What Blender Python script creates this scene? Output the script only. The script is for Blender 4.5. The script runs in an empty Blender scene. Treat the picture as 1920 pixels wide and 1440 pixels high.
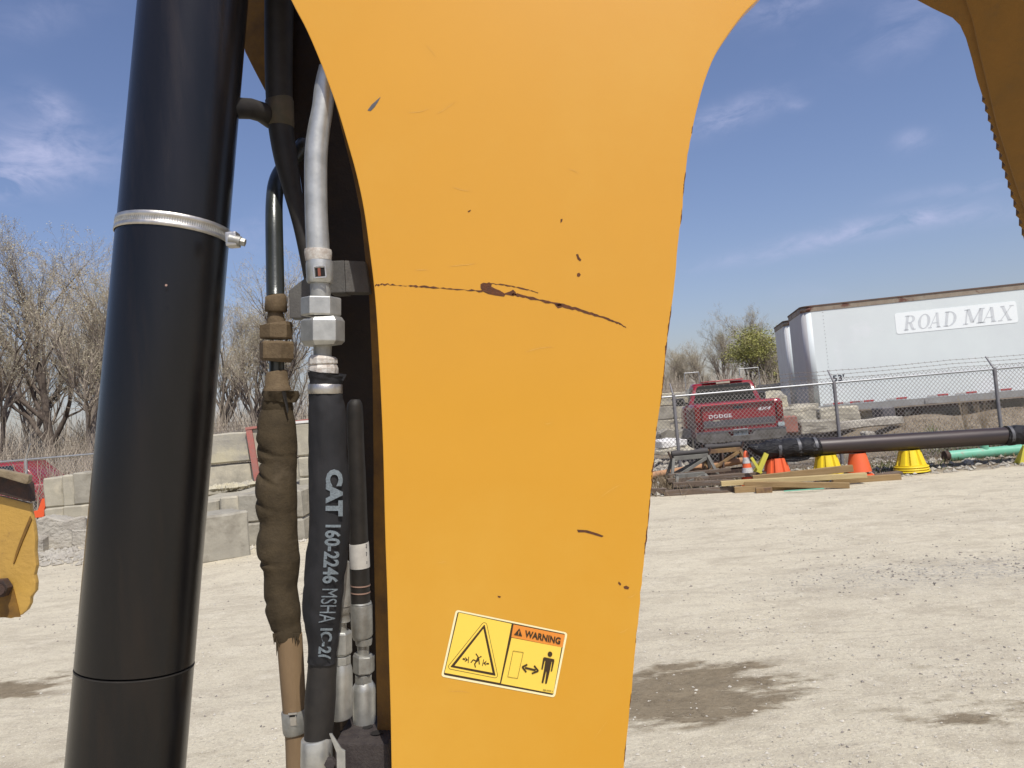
import bpy, bmesh, math, random
import numpy as np
from mathutils import Vector, Matrix, noise as mnoise
R = math.radians
random.seed(7)
sc = bpy.context.scene
col = sc.collection

# ------------------------------------------------------------------ camera
F = 1442.0
CAM_H = 1.6
PITCH, ROLL = R(2.6), R(4.9)
cam_d = bpy.data.cameras.new('camera')
cam_d.sensor_width = 36
cam_d.lens = F / 1920 * 36
cam_d.clip_start = 0.02
cam_d.clip_end = 3000
cam = bpy.data.objects.new('camera', cam_d)
col.objects.link(cam)
CM = Matrix.Translation((0, 0, CAM_H)) @ Matrix.Rotation(R(90) + PITCH, 4, 'X') @ Matrix.Rotation(-ROLL, 4, 'Z')
cam.matrix_world = CM
sc.camera = cam
CR = CM.to_3x3()
CO = Vector((0, 0, CAM_H))

# ------------------------------------------------------------------ light
SUN_EL, SUN_A = R(57), R(24)
S = Vector((math.sin(SUN_A) * math.cos(SUN_EL), -math.cos(SUN_A) * math.cos(SUN_EL), math.sin(SUN_EL)))
sd = bpy.data.lights.new('sun', 'SUN')
sd.energy = 4.3
sd.angle = R(0.53)
sd.color = (1.0, 0.955, 0.88)
sun = bpy.data.objects.new('sun', sd)
sun.rotation_euler = S.to_track_quat('Z', 'Y').to_euler()
col.objects.link(sun)

def ray(x, y):
    return (CR @ Vector(((x - 960) / F, -(y - 720) / F, -1))).normalized()

def P(x, y, d):
    """world point seen at photo pixel (x, y), d metres along the lens axis"""
    return CO + CR @ Vector(((x - 960) / F * d, -(y - 720) / F * d, -d))

def onY(x, y, Y):
    r = ray(x, y)
    return CO + r * ((Y - CO.y) / r.y)

def onplane(x, y, p, n):
    r = ray(x, y)
    return CO + r * ((p - CO).dot(n) / r.dot(n))

def onZ(x, y, z=0.0):
    r = ray(x, y)
    return CO + r * ((z - CO.z) / r.z)

w = bpy.data.worlds.new('World')
sc.world = w
w.use_nodes = True
nt = w.node_tree
N, L = nt.nodes, nt.links
bg = N['Background']
sky = N.new('ShaderNodeTexSky')
sky.sky_type = 'NISHITA'
sky.sun_disc = False
sky.sun_elevation = SUN_EL
sky.sun_rotation = math.atan2(S.x, S.y)
sky.altitude = 200
sky.air_density = 1.25
sky.dust_density = 1.6
sky.ozone_density = 2.2
bg.inputs['Strength'].default_value = 0.09
tc = N.new('ShaderNodeTexCoord')
nz = N.new('ShaderNodeTexNoise')
mp = N.new('ShaderNodeMapping')
mp.inputs['Scale'].default_value = (1, 1, 2.2)
L.new(tc.outputs['Generated'], mp.inputs['Vector'])
L.new(mp.outputs[0], nz.inputs['Vector'])
nz.inputs['Scale'].default_value = 16
nz.inputs['Detail'].default_value = 8
nz.inputs['Roughness'].default_value = 0.62
nz.inputs['Distortion'].default_value = 0.5
def mth(op, a, b=None):
    m = N.new('ShaderNodeMath')
    m.operation = op
    for i, v in enumerate((a, b)):
        if v is None: continue
        if isinstance(v, (int, float)): m.inputs[i].default_value = v
        else: L.new(v, m.inputs[i])
    return m.outputs[0]
def dotn(v, tup):
    m = N.new('ShaderNodeVectorMath')
    m.operation = 'DOT_PRODUCT'
    L.new(v, m.inputs[0])
    m.inputs[1].default_value = tup
    return m.outputs['Value']
tot = None
# every wisp of cloud: photo pixel, half size in pixels, tilt in degrees, weight
for (cx, cy, ax, ay, tilt, wt) in [(40, 300, 110, 38, 8, 1.0), (98, 205, 34, 22, -30, .8), (30, 345, 70, 20, 10, .6),
                                   (1365, 218, 75, 20, 18, .75), (1498, 198, 15, 9, 5, .5), (1590, 436, 130, 15, 12, .85),
                                   (1725, 408, 22, 12, 5, .8), (1815, 405, 65, 14, 5, .45), (1800, 355, 90, 10, 8, .35),
                                   (1710, 262, 26, 15, 10, .5), (1400, 485, 120, 12, 10, .35), (1690, 70, 70, 35, 20, .28),
                                   (490, 440, 60, 30, 5, .4), (70, 30, 80, 25, 15, .25), (1480, 10, 70, 22, 15, .4)]:
    c = ray(cx, cy)
    u = (CR @ Vector((math.cos(R(tilt)), math.sin(R(tilt)), 0)))
    u = (u - c * u.dot(c)).normalized()
    v = c.cross(u)
    a = mth('DIVIDE', dotn(tc.outputs['Generated'], u), ax / F)
    b = mth('DIVIDE', dotn(tc.outputs['Generated'], v), ay / F)
    q = mth('ADD', mth('MULTIPLY', a, a), mth('MULTIPLY', b, b))
    e = mth('MULTIPLY', mth('EXPONENT', mth('MULTIPLY', q, -0.9)), wt)
    g = mth('GREATER_THAN', dotn(tc.outputs['Generated'], c), 0.5)
    e = mth('MULTIPLY', e, g)
    tot = e if tot is None else mth('ADD', tot, e)
# a thin scatter of wisps over the rest of the sky
nz2 = N.new('ShaderNodeTexNoise')
L.new(mp.outputs[0], nz2.inputs['Vector'])
nz2.inputs['Scale'].default_value = 3.0
nz2.inputs['Detail'].default_value = 3
thin = mth('MULTIPLY', mth('MAXIMUM', mth('SUBTRACT', nz2.outputs['Fac'], 0.56), 0.0), 1.2)
tot = mth('ADD', mth('MULTIPLY', tot, 0.72), thin)
mr = N.new('ShaderNodeMapRange')
L.new(nz.outputs['Fac'], mr.inputs['Value'])
mr.inputs['From Min'].default_value = 0.36
mr.inputs['From Max'].default_value = 0.66
cm = mth('MINIMUM', mth('MULTIPLY', mth('MULTIPLY', tot, mr.outputs[0]), 1.0), 0.8)
hs = N.new('ShaderNodeHueSaturation')
hs.inputs['Saturation'].default_value = 1.0
L.new(sky.outputs[0], hs.inputs['Color'])
tint = N.new('ShaderNodeMix')
tint.data_type = 'RGBA'
tint.blend_type = 'MULTIPLY'
tint.inputs['Factor'].default_value = 1
L.new(hs.outputs[0], tint.inputs['A'])
tint.inputs['B'].default_value = (1.16, 1.10, 1.30, 1)
mx = N.new('ShaderNodeMix')
mx.data_type = 'RGBA'
L.new(cm, mx.inputs['Factor'])
L.new(tint.outputs['Result'], mx.inputs['A'])
mx.inputs['B'].default_value = (6.2, 6.5, 9.2, 1)
L.new(mx.outputs['Result'], bg.inputs['Color'])

sc.view_settings.view_transform = 'Standard'
sc.view_settings.look = 'None'
sc.view_settings.gamma = 1
sc.view_settings.exposure = 0
sc.view_settings.use_curve_mapping = False

# ------------------------------------------------------------------ helpers
def tag(o, label=None, cat=None, group=None, kind=None):
    if label: o['label'] = label
    if cat: o['category'] = cat
    if group: o['group'] = group
    if kind: o['kind'] = kind
    return o

WL = {}
def empty(name, loc=(0, 0, 0), label=None, cat=None, group=None, rz=0):
    o = bpy.data.objects.new(name, None)
    o.empty_display_size = 0.1
    o.location = loc
    o.rotation_euler.z = rz
    col.objects.link(o)
    WL[o.name] = Vector(loc)
    return tag(o, label, cat, group)

def wloc(o):
    while o.parent is not None: o = o.parent
    return Vector(o.location)

class MB:
    """collects shapes, then links them as ONE mesh object"""
    def __init__(s):
        s.v, s.f, s.sm, s.mi = [], [], [], []
    def add(s, vs, fs, smooth=False, mi=0):
        b = len(s.v)
        s.v += [tuple(q) for q in vs]
        s.f += [tuple(b + i for i in q) for q in fs]
        s.sm += [smooth] * len(fs)
        s.mi += [mi] * len(fs)
        return s
    def box(s, c, size, rot=None, mi=0):
        c = Vector(c); hx, hy, hz = [q / 2 for q in size]
        m = rot if rot is not None else Matrix.Identity(3)
        vs = [c + m @ Vector((x, y, z)) for x in (-hx, hx) for y in (-hy, hy) for z in (-hz, hz)]
        return s.add(vs, [(0, 1, 3, 2), (4, 6, 7, 5), (0, 4, 5, 1), (2, 3, 7, 6), (0, 2, 6, 4), (1, 5, 7, 3)], False, mi)
    def bar(s, a, b, wd, ht, up=(0, 0, 1), mi=0):
        a, b = Vector(a), Vector(b)
        z = (b - a); ln = z.length; z.normalize()
        up = Vector(up)
        x = z.cross(up)
        if x.length < 1e-4: x = z.cross(Vector((0, 1, 0)))
        x.normalize(); y = x.cross(z)
        m = Matrix((x, z, y)).transposed()
        return s.box((a + b) / 2, (wd, ln, ht), m, mi)
    def tube(s, pts, rad, sides=12, smooth=True, caps=True, phase=0.0, rfun=None, mi=0):
        pts = [Vector(p) for p in pts]
        n = len(pts)
        if isinstance(rad, (int, float)): rad = [rad] * n
        t0 = (pts[1] - pts[0]).normalized()
        ref = Vector((0, -1, 0)) if abs(t0.y) < 0.9 else Vector((1, 0, 0))
        x = (ref - t0 * ref.dot(t0)).normalized()
        vs, fs = [], []
        for i in range(n):
            if i == 0: t = pts[1] - pts[0]
            elif i == n - 1: t = pts[-1] - pts[-2]
            else: t = (pts[i + 1] - pts[i - 1])
            if t.length < 1e-9: t = t0
            t = t.normalized()
            x = (x - t * x.dot(t)).normalized()
            y = t.cross(x)
            for k in range(sides):
                a = phase + 2 * math.pi * k / sides
                r = rad[i] * (rfun(i / (n - 1), a, pts[i]) if rfun else 1)
                vs.append(pts[i] + (x * math.cos(a) + y * math.sin(a)) * r)
        for i in range(n - 1):
            for k in range(sides):
                k2 = (k + 1) % sides
                fs.append((i * sides + k, i * sides + k2, (i + 1) * sides + k2, (i + 1) * sides + k))
        s.add(vs, fs, smooth, mi)
        if caps:
            b = len(s.v) - n * sides
            if smooth:      # caps keep their own vertices, so the rim shades as a sharp edge
                v0, v1 = s.v[b:b + sides], s.v[b + (n - 1) * sides:b + n * sides]
                s.add(v0, [tuple(reversed(range(sides)))], False, mi); s.add(v1, [tuple(range(sides))], False, mi)
                return s
            s.f.append(tuple(b + k for k in reversed(range(sides)))); s.sm.append(False); s.mi.append(mi)
            s.f.append(tuple(b + (n - 1) * sides + k for k in range(sides))); s.sm.append(False); s.mi.append(mi)
        return s
    def slab(s, poly, off, mi=0):
        """closed prism: polygon (list of points) extruded by vector off"""
        n = len(poly); poly = [Vector(p) for p in poly]; off = Vector(off)
        vs = poly + [p + off for p in poly]
        fs = [tuple(range(n)), tuple(reversed(range(n, 2 * n)))]
        fs += [(i, n + i, n + (i + 1) % n, (i + 1) % n) for i in range(n)]
        return s.add(vs, fs, False, mi)
    def build(s, name, mats, parent=None, local=False, bevel=0, seg=2, fix=True):
        me = bpy.data.meshes.new(name)
        off = Vector((0, 0, 0)) if (local or parent is None) else wloc(parent)
        vs = [(a[0] - off.x, a[1] - off.y, a[2] - off.z) for a in s.v]
        me.from_pydata(vs, [], s.f)
        if not isinstance(mats, (list, tuple)): mats = [mats]
        for m in mats: me.materials.append(m)
        me.polygons.foreach_set('use_smooth', s.sm)
        me.polygons.foreach_set('material_index', s.mi)
        if fix and len(s.f) < 60000:
            bm = bmesh.new(); bm.from_mesh(me)
            bmesh.ops.recalc_face_normals(bm, faces=bm.faces)
            if bevel:
                ed = [e for e in bm.edges if len(e.link_faces) == 2 and e.calc_face_angle(0) > R(28)]
                bmesh.ops.bevel(bm, geom=ed, offset=bevel, segments=seg, profile=.7, affect='EDGES', clamp_overlap=True)
            bm.to_mesh(me); bm.free()
        me.update()
        o = bpy.data.objects.new(name, me)
        col.objects.link(o)
        if parent is not None: o.parent = parent
        return o

def pmat(name, c1, c2=None, scale=5.0, rough=0.6, metal=0.0, bump=0.0, bscale=40.0, spec=0.5, detail=6,
         lo=.35, hi=.65, stretch=(1, 1, 1), rough2=None, coat=0.0, coatr=.12, c3=None, c3scale=1.0, c3lo=.55, c3hi=.65, bdist=.01):
    m = bpy.data.materials.new(name)
    m.use_nodes = True
    t = m.node_tree; n, l = t.nodes, t.links
    b = n['Principled BSDF']
    b.inputs['Base Color'].default_value = (*c1, 1)
    b.inputs['Roughness'].default_value = rough
    b.inputs['Metallic'].default_value = metal
    b.inputs['Specular IOR Level'].default_value = spec
    b.inputs['Coat Weight'].default_value = coat
    b.inputs['Coat Roughness'].default_value = coatr
    tcn = n.new('ShaderNodeTexCoord')
    mpn = n.new('ShaderNodeMapping')
    mpn.inputs['Scale'].default_value = stretch
    l.new(tcn.outputs['Object'], mpn.inputs['Vector'])
    vec = mpn.outputs[0]
    def noi(sc_, det=detail, ro=.6):
        q = n.new('ShaderNodeTexNoise')
        q.inputs['Scale'].default_value = sc_
        q.inputs['Detail'].default_value = det
        q.inputs['Roughness'].default_value = ro
        l.new(vec, q.inputs['Vector'])
        return q.outputs['Fac']
    def rng(v, a, c, d=0., e=1.):
        q = n.new('ShaderNodeMapRange')
        l.new(v, q.inputs['Value'])
        for k, val in zip(('From Min', 'From Max', 'To Min', 'To Max'), (a, c, d, e)): q.inputs[k].default_value = val
        return q.outputs[0]
    def mix(f, a, c):
        q = n.new('ShaderNodeMix'); q.data_type = 'RGBA'
        l.new(f, q.inputs['Factor'])
        for k, val in (('A', a), ('B', c)):
            if isinstance(val, tuple): q.inputs[k].default_value = (*val, 1)
            else: l.new(val, q.inputs[k])
        return q.outputs['Result']
    cur = c1
    if c2 is not None:
        fac = rng(noi(scale), lo, hi)
        cur = mix(fac, c1, c2)
        if rough2 is not None: l.new(rng(noi(scale * 1.7), .3, .7, rough, rough2), b.inputs['Roughness'])
    if c3 is not None:
        cur = mix(rng(noi(c3scale, 9, .65), c3lo, c3hi), cur, c3)
    if not isinstance(cur, tuple): l.new(cur, b.inputs['Base Color'])
    if bump:
        bp = n.new('ShaderNodeBump')
        bp.inputs['Strength'].default_value = bump
        bp.inputs['Distance'].default_value = bdist
        l.new(noi(bscale, 5), bp.inputs['Height'])
        l.new(bp.outputs[0], b.inputs['Normal'])
    return m

M = {}
M['yellow'] = pmat('machine_yellow_paint', (.64, .308, .016), (.605, .29, .014), 2.2, .38, 0, .10, 380, .5, coat=.35, coatr=.10, bdist=.001,
                   c3=(.69, .37, .04), c3scale=1.1, c3lo=.5, c3hi=.8)
M['yellow_dirt_shade'] = pmat('dirty_shaded_yellow_paint', (.24, .125, .022), (.13, .07, .02), 18, .6, 0, .2, 90, .3)  # shade of the arm's inner plates put into the colour; dirt on the bucket
M['yellow_shade'] = pmat('shade_dark_arm_paint', (.22, .105, .014), (.18, .09, .014), 9, .55, 0, .15, 60, .35, c3=(.16, .085, .02), c3scale=22, c3lo=.55, c3hi=.7)  # paint darkened to stand in for deep shade on the top-right arm
M['rust'] = pmat('rust_brown', (.16, .06, .025), (.09, .045, .03), 160, .85, 0, .4, 500, .2)
M['rust_dark'] = pmat('dark_rusty_steel', (.09, .05, .035), (.05, .04, .035), 30, .7, .2, .3, 200, .3)
M['black'] = pmat('black_barrel_paint', (.006, .006, .007), (.010, .009, .010), 8, .25, 0, .1, 300, .4, c3=(.026, .021, .018), c3scale=5, c3lo=.5, c3hi=.8, stretch=(4, 4, .5), bdist=.001)
M['black2'] = pmat('black_sleeve_vinyl', (.005, .0048, .005), (.008, .007, .007), 8, .25, 0, .12, 300, .4, c3=(.016, .011, .008), c3scale=6, c3lo=.5, c3hi=.8, stretch=(4, 4, .5), bdist=.001)
M['clamp'] = pmat('stainless_band', (.60, .58, .54), (.50, .47, .42), 60, .32, .9, .1, 500, rough2=.5)
M['steel'] = pmat('zinc_plated_steel', (.56, .56, .52), (.42, .42, .39), 45, .40, .7, .12, 260, rough2=.5, bdist=.002)
M['steel_dull'] = pmat('dull_zinc_steel', (.40, .40, .37), (.29, .28, .25), 60, .45, .6, .25, 240, rough2=.62, bdist=.002)
M['white_scale'] = pmat('white_scaled_steel', (.62, .60, .54), (.42, .36, .30), 120, .6, .2, .5, 300, bdist=.002)
M['dk_pipe'] = pmat('dark_green_steel_tube', (.05, .055, .05), (.035, .04, .036), 30, .28, .3, .05, 200, .6)
M['tan'] = pmat('dusty_tan_steel', (.165, .12, .07), (.12, .085, .05), 90, .8, 0, .5, 300, .2, bdist=.002)
M['tan_cloth'] = pmat('dusty_olive_sleeve', (.078, .058, .033), (.052, .039, .023), 35, .85, 0, .35, 240, .2, c3=(.105, .08, .05), c3scale=14, c3lo=.55, c3hi=.7, bdist=.003)
M['tan_hose'] = pmat('tan_hose_cover', (.26, .175, .095), (.20, .135, .075), 20, .7, 0, .15, 200, .3, stretch=(1, 1, .2))
M['cloth'] = pmat('black_woven_sleeve', (.014, .014, .015), (.022, .021, .022), 22, .75, 0, .5, 900, .35, bdist=.001)
M['hose'] = pmat('black_rubber_hose', (.019, .017, .015), (.03, .026, .022), 40, .62, 0, .25, 600, .4, bdist=.001)
M['dark_in'] = pmat('shade_black_web', (.022, .015, .010), (.035, .022, .012), 14, .55, 0, .3, 80, .3)  # near-black base puts the channel's shade into the web colour
M['bracket'] = pmat('grey_primer_bracket', (.12, .115, .105), (.09, .085, .08), 40, .65, 0, .2, 300, .3)
M['manifold'] = pmat('black_manifold_block', (.035, .028, .028), (.06, .05, .045), 60, .7, 0, .3, 300, .3)
M['hole'] = pmat('bolt_recess', (.008, .006, .005), rough=.9)
M['print'] = pmat('grey_blue_print', (.20, .235, .25), (.12, .14, .15), 400, .7)
M['print_hole'] = pmat('red_window', (.22, .06, .03), rough=.6)
M['label_white'] = pmat('paper_hose_label', (.62, .60, .55), (.5, .48, .44), 60, .6)
M['paint_ring'] = pmat('pink_paint_mark', (.34, .22, .17), rough=.7)
M['cream'] = pmat('decal_cream_edge', (.88, .78, .44), rough=.35)
M['decal_y'] = pmat('decal_yellow', (.90, .62, .085), rough=.32)
M['decal_o'] = pmat('decal_orange', (.76, .26, .035), rough=.32)
M['decal_k'] = pmat('decal_black', (.045, .025, .008), rough=.35)
M['conc'] = pmat('cast_concrete', (.41, .38, .295), (.32, .295, .235), 2.2, .9, 0, .5, 30, .2, c3=(.54, .49, .37), c3scale=1.6, c3lo=.5, c3hi=.68)
M['conc_y'] = pmat('yellowed_concrete', (.52, .47, .32), (.40, .37, .29), 2.0, .9, 0, .5, 30, .2, c3=(.32, .30, .26), c3scale=1.6, c3lo=.52, c3hi=.66)
M['conc_g'] = pmat('grey_concrete', (.29, .27, .22), (.36, .335, .27), 2.4, .9, 0, .6, 26, .2, c3=(.21, .19, .15), c3scale=3, c3lo=.5, c3hi=.7)
M['conc_c'] = pmat('pale_concrete_rubble', (.46, .43, .36), (.34, .31, .26), 3, .95, 0, .9, 14, .2, bdist=.05)
M['redband'] = pmat('faded_red_paint', (.42, .14, .11), (.36, .17, .14), 12, .8, 0, .2, 60)
M['redslab'] = pmat('faded_red_brick_block', (.33, .13, .095), (.25, .12, .09), 6, .85, 0, .4, 40)
M['galv'] = pmat('galvanised_steel', (.42, .43, .43), (.34, .345, .345), 12, .45, .55, .05, 60)
M['post'] = pmat('weathered_post_steel', (.19, .185, .19), (.25, .24, .24), 8, .6, .4, .05, 60)
M['wire'] = pmat('chain_link_wire', (.30, .275, .255), (.22, .20, .185), 8, .6, .4)
M['barb'] = pmat('rusty_barbed_wire', (.20, .16, .13), rough=.7, metal=.3)
M['trl'] = pmat('white_trailer_side', (.70, .755, .735), (.655, .70, .69), .6, .42, 0, .05, 3, .4, c3=(.74, .77, .77), c3scale=.4)
M['trl_w'] = pmat('bright_white_panel', (.86, .90, .88), rough=.45)
M['trl_l'] = pmat('faded_grey_lettering', (.58, .61, .615), (.66, .69, .69), 6, .5)
M['trl_end'] = pmat('grey_trailer_nose', (.46, .45, .44), (.52, .51, .49), 3, .5, 0, .1, 4, stretch=(3, 3, .3))
M['trl_end2'] = pmat('streaked_trailer_nose', (.78, .79, .77), (.58, .55, .50), 5, .5, 0, .1, 4, stretch=(4, 4, .15))
M['rail'] = pmat('tarnished_trailer_rail', (.33, .285, .215), (.24, .18, .13), 3, .6, .2, c3=(.14, .06, .04), c3scale=2.2, c3lo=.58, c3hi=.66)
M['railtop'] = pmat('dark_rusty_roof_edge', (.10, .075, .065), (.16, .09, .06), 4, .7, .1)
M['lowrail'] = pmat('grey_trailer_sill', (.32, .325, .31), (.26, .255, .24), 2, .6, .2)
M['red_tape'] = pmat('red_reflective_tape', (.40, .05, .05), rough=.35)
M['white_tape'] = pmat('pale_reflective_tape', (.60, .60, .58), (.4, .38, .36), 20, .4)
M['red'] = pmat('red_truck_paint', (.27, .008, .017), (.23, .007, .014), 2, .3, 0, 0, 1, .5, coat=.6)
M['red_lit'] = pmat('lit_edge_red_paint', (.72, .11, .13), (.6, .08, .10), 5, .35, 0, 0, 1, .5, coat=.3)  # brighter red paints sunlight onto the roof panel and tailgate top edge
M['red_dirt'] = pmat('muddy_fender_paint', (.16, .115, .085), (.22, .05, .045), 5, .7, 0, .2, 30, c3=(.28, .23, .18), c3scale=7, c3lo=.5, c3hi=.65)
M['trk_grey'] = pmat('grey_lower_paint', (.07, .068, .075), (.10, .095, .10), 4, .45)
M['chrome'] = pmat('worn_chrome', (.33, .32, .29), (.18, .165, .13), 6, .3, .85, rough2=.5)
M['glass'] = pmat('dark_vehicle_glass', (.012, .016, .014), rough=.08, spec=.8)
M['tyre'] = pmat('tyre_rubber', (.018, .017, .016), (.03, .026, .022), 8, .85)
M['tail'] = pmat('red_lamp_lens', (.17, .008, .008), rough=.2)
M['badge'] = pmat('silver_badge', (.68, .68, .68), rough=.4)
M['plate_lic'] = pmat('pale_licence_plate', (.42, .50, .50), (.36, .42, .42), 20, .5)
M['ink'] = pmat('dark_ink', (.03, .035, .05), rough=.6)
M['pl_yellow'] = pmat('yellow_plastic', (.80, .60, .02), (.74, .54, .02), 4, .45, 0, .05, 30)
M['pl_yellow_old'] = pmat('faded_yellow_plastic', (.60, .55, .06), (.5, .46, .07), 4, .6)
M['pl_orange'] = pmat('orange_plastic', (.78, .13, .035), (.70, .12, .04), 4, .5, 0, .05, 30)
M['pl_white'] = pmat('white_reflective_band', (.66, .64, .60), (.42, .40, .38), 30, .5)
M['pl_black'] = pmat('shiny_black_plastic_wrap', (.004, .004, .005), (.008, .007, .008), 14, .22, 0, .9, 22, .35, bdist=.03, stretch=(.5, 2, 2))
M['tape'] = pmat('silver_tape', (.10, .10, .105), (.07, .07, .075), 20, .45, .1)
M['pipe'] = pmat('dark_steel_pipe', (.028, .020, .017), (.045, .029, .024), 2.5, .30, .1, .08, 30, .6, stretch=(.4, 3, 3), rough2=.5)
M['pipe_green'] = pmat('mint_green_pipe', (.16, .46, .31), (.20, .50, .36), 5, .4, c3=(.3, .3, .22), c3scale=5, c3lo=.6, c3hi=.7)
M['wood_new'] = pmat('fresh_cut_lumber', (.34, .235, .115), (.27, .18, .085), 5, .75, 0, .3, 40, .2, stretch=(.6, 6, 6))
M['wood_lt'] = pmat('pale_lumber', (.52, .41, .21), (.42, .32, .16), 5, .75, 0, .3, 40, .2, stretch=(.6, 6, 6))
M['wood_gr'] = pmat('weathered_grey_timber', (.17, .125, .09), (.11, .08, .06), 5, .9, 0, .6, 30, .2, stretch=(.6, 7, 7), c3=(.22, .19, .16), c3scale=5, c3lo=.5, c3hi=.66)
M['horse_gr'] = pmat('grey_green_painted_steel', (.17, .165, .14), (.12, .115, .10), 8, .7, 0, .1, 40)
M['horse_rs'] = pmat('rusty_yellow_timber', (.30, .19, .075), (.13, .075, .045), 7, .8, 0, .3, 40)
M['roller'] = pmat('dark_rubber_roller', (.05, .045, .042), rough=.7)
M['clay'] = pmat('orange_clay_pipe', (.50, .27, .13), (.40, .22, .12), 6, .8)
M['white'] = pmat('white_debris', (.74, .73, .70), (.6, .58, .54), 6, .7)
M['snowfence'] = pmat('orange_mesh_plastic', (.72, .10, .025), rough=.6)
M['bark'] = pmat('grey_brown_bark', (.24, .20, .165), (.31, .265, .22), 6, .9, 0, .3, 20, .1)
M['bark_dk'] = pmat('dark_bark', (.115, .092, .078), (.17, .14, .115), 6, .9, 0, .3, 20, .1)
M['twig'] = pmat('tan_twigs', (.42, .36, .275), (.35, .30, .235), .7, .9, spec=.1)
M['bud'] = pmat('pale_spring_buds', (.52, .48, .32), (.44, .39, .28), .8, .9, spec=.1)
M['leaf'] = pmat('young_green_leaves', (.36, .345, .11), (.28, .29, .085), 1.2, .8, spec=.2)
M['straw'] = pmat('dry_grass', (.30, .235, .15), (.20, .155, .10), 3, .95, spec=.1)
M['weed'] = pmat('green_weeds', (.11, .15, .05), (.16, .17, .08), 6, .9, spec=.1)
M['stone'] = pmat('pale_gravel_stone', (.60, .56, .47), (.40, .37, .31), 3, .95, spec=.1)
M['stone_dk'] = pmat('grey_gravel_stone', (.20, .185, .165), (.28, .25, .215), 3, .95, spec=.1)

# ------------------------------------------------------------------ ground
def sstep(a, b, x):
    t = min(1, max(0, (x - a) / (b - a)))
    return t * t * (3 - 2 * t)
def H(x, y):
    z = 0.012 * mnoise.noise(Vector((x * .7, y * .7, 3)))
    d = math.hypot(x, y)
    z += 0.05 * mnoise.noise(Vector((x * .12, y * .12, 9))) * sstep(3, 12, d)
    if y > 13 and x > 0:
        z += .10 * sstep(13.8, 15.2, y) * sstep(1, 3, x)
        z += .09 * sstep(14, 16, y) * mnoise.noise(Vector((x * .9, y * .9, 5)))
        k = sstep(8.2, 10.2, x + .15 * (y - 18)) * sstep(16.6, 20.4, y)
        z += (.62 + .12 * mnoise.noise(Vector((x * .8, y * .8, 1)))) * k
        z += .12 * sstep(16, 18, y) * (1 - k)
    return z

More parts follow.
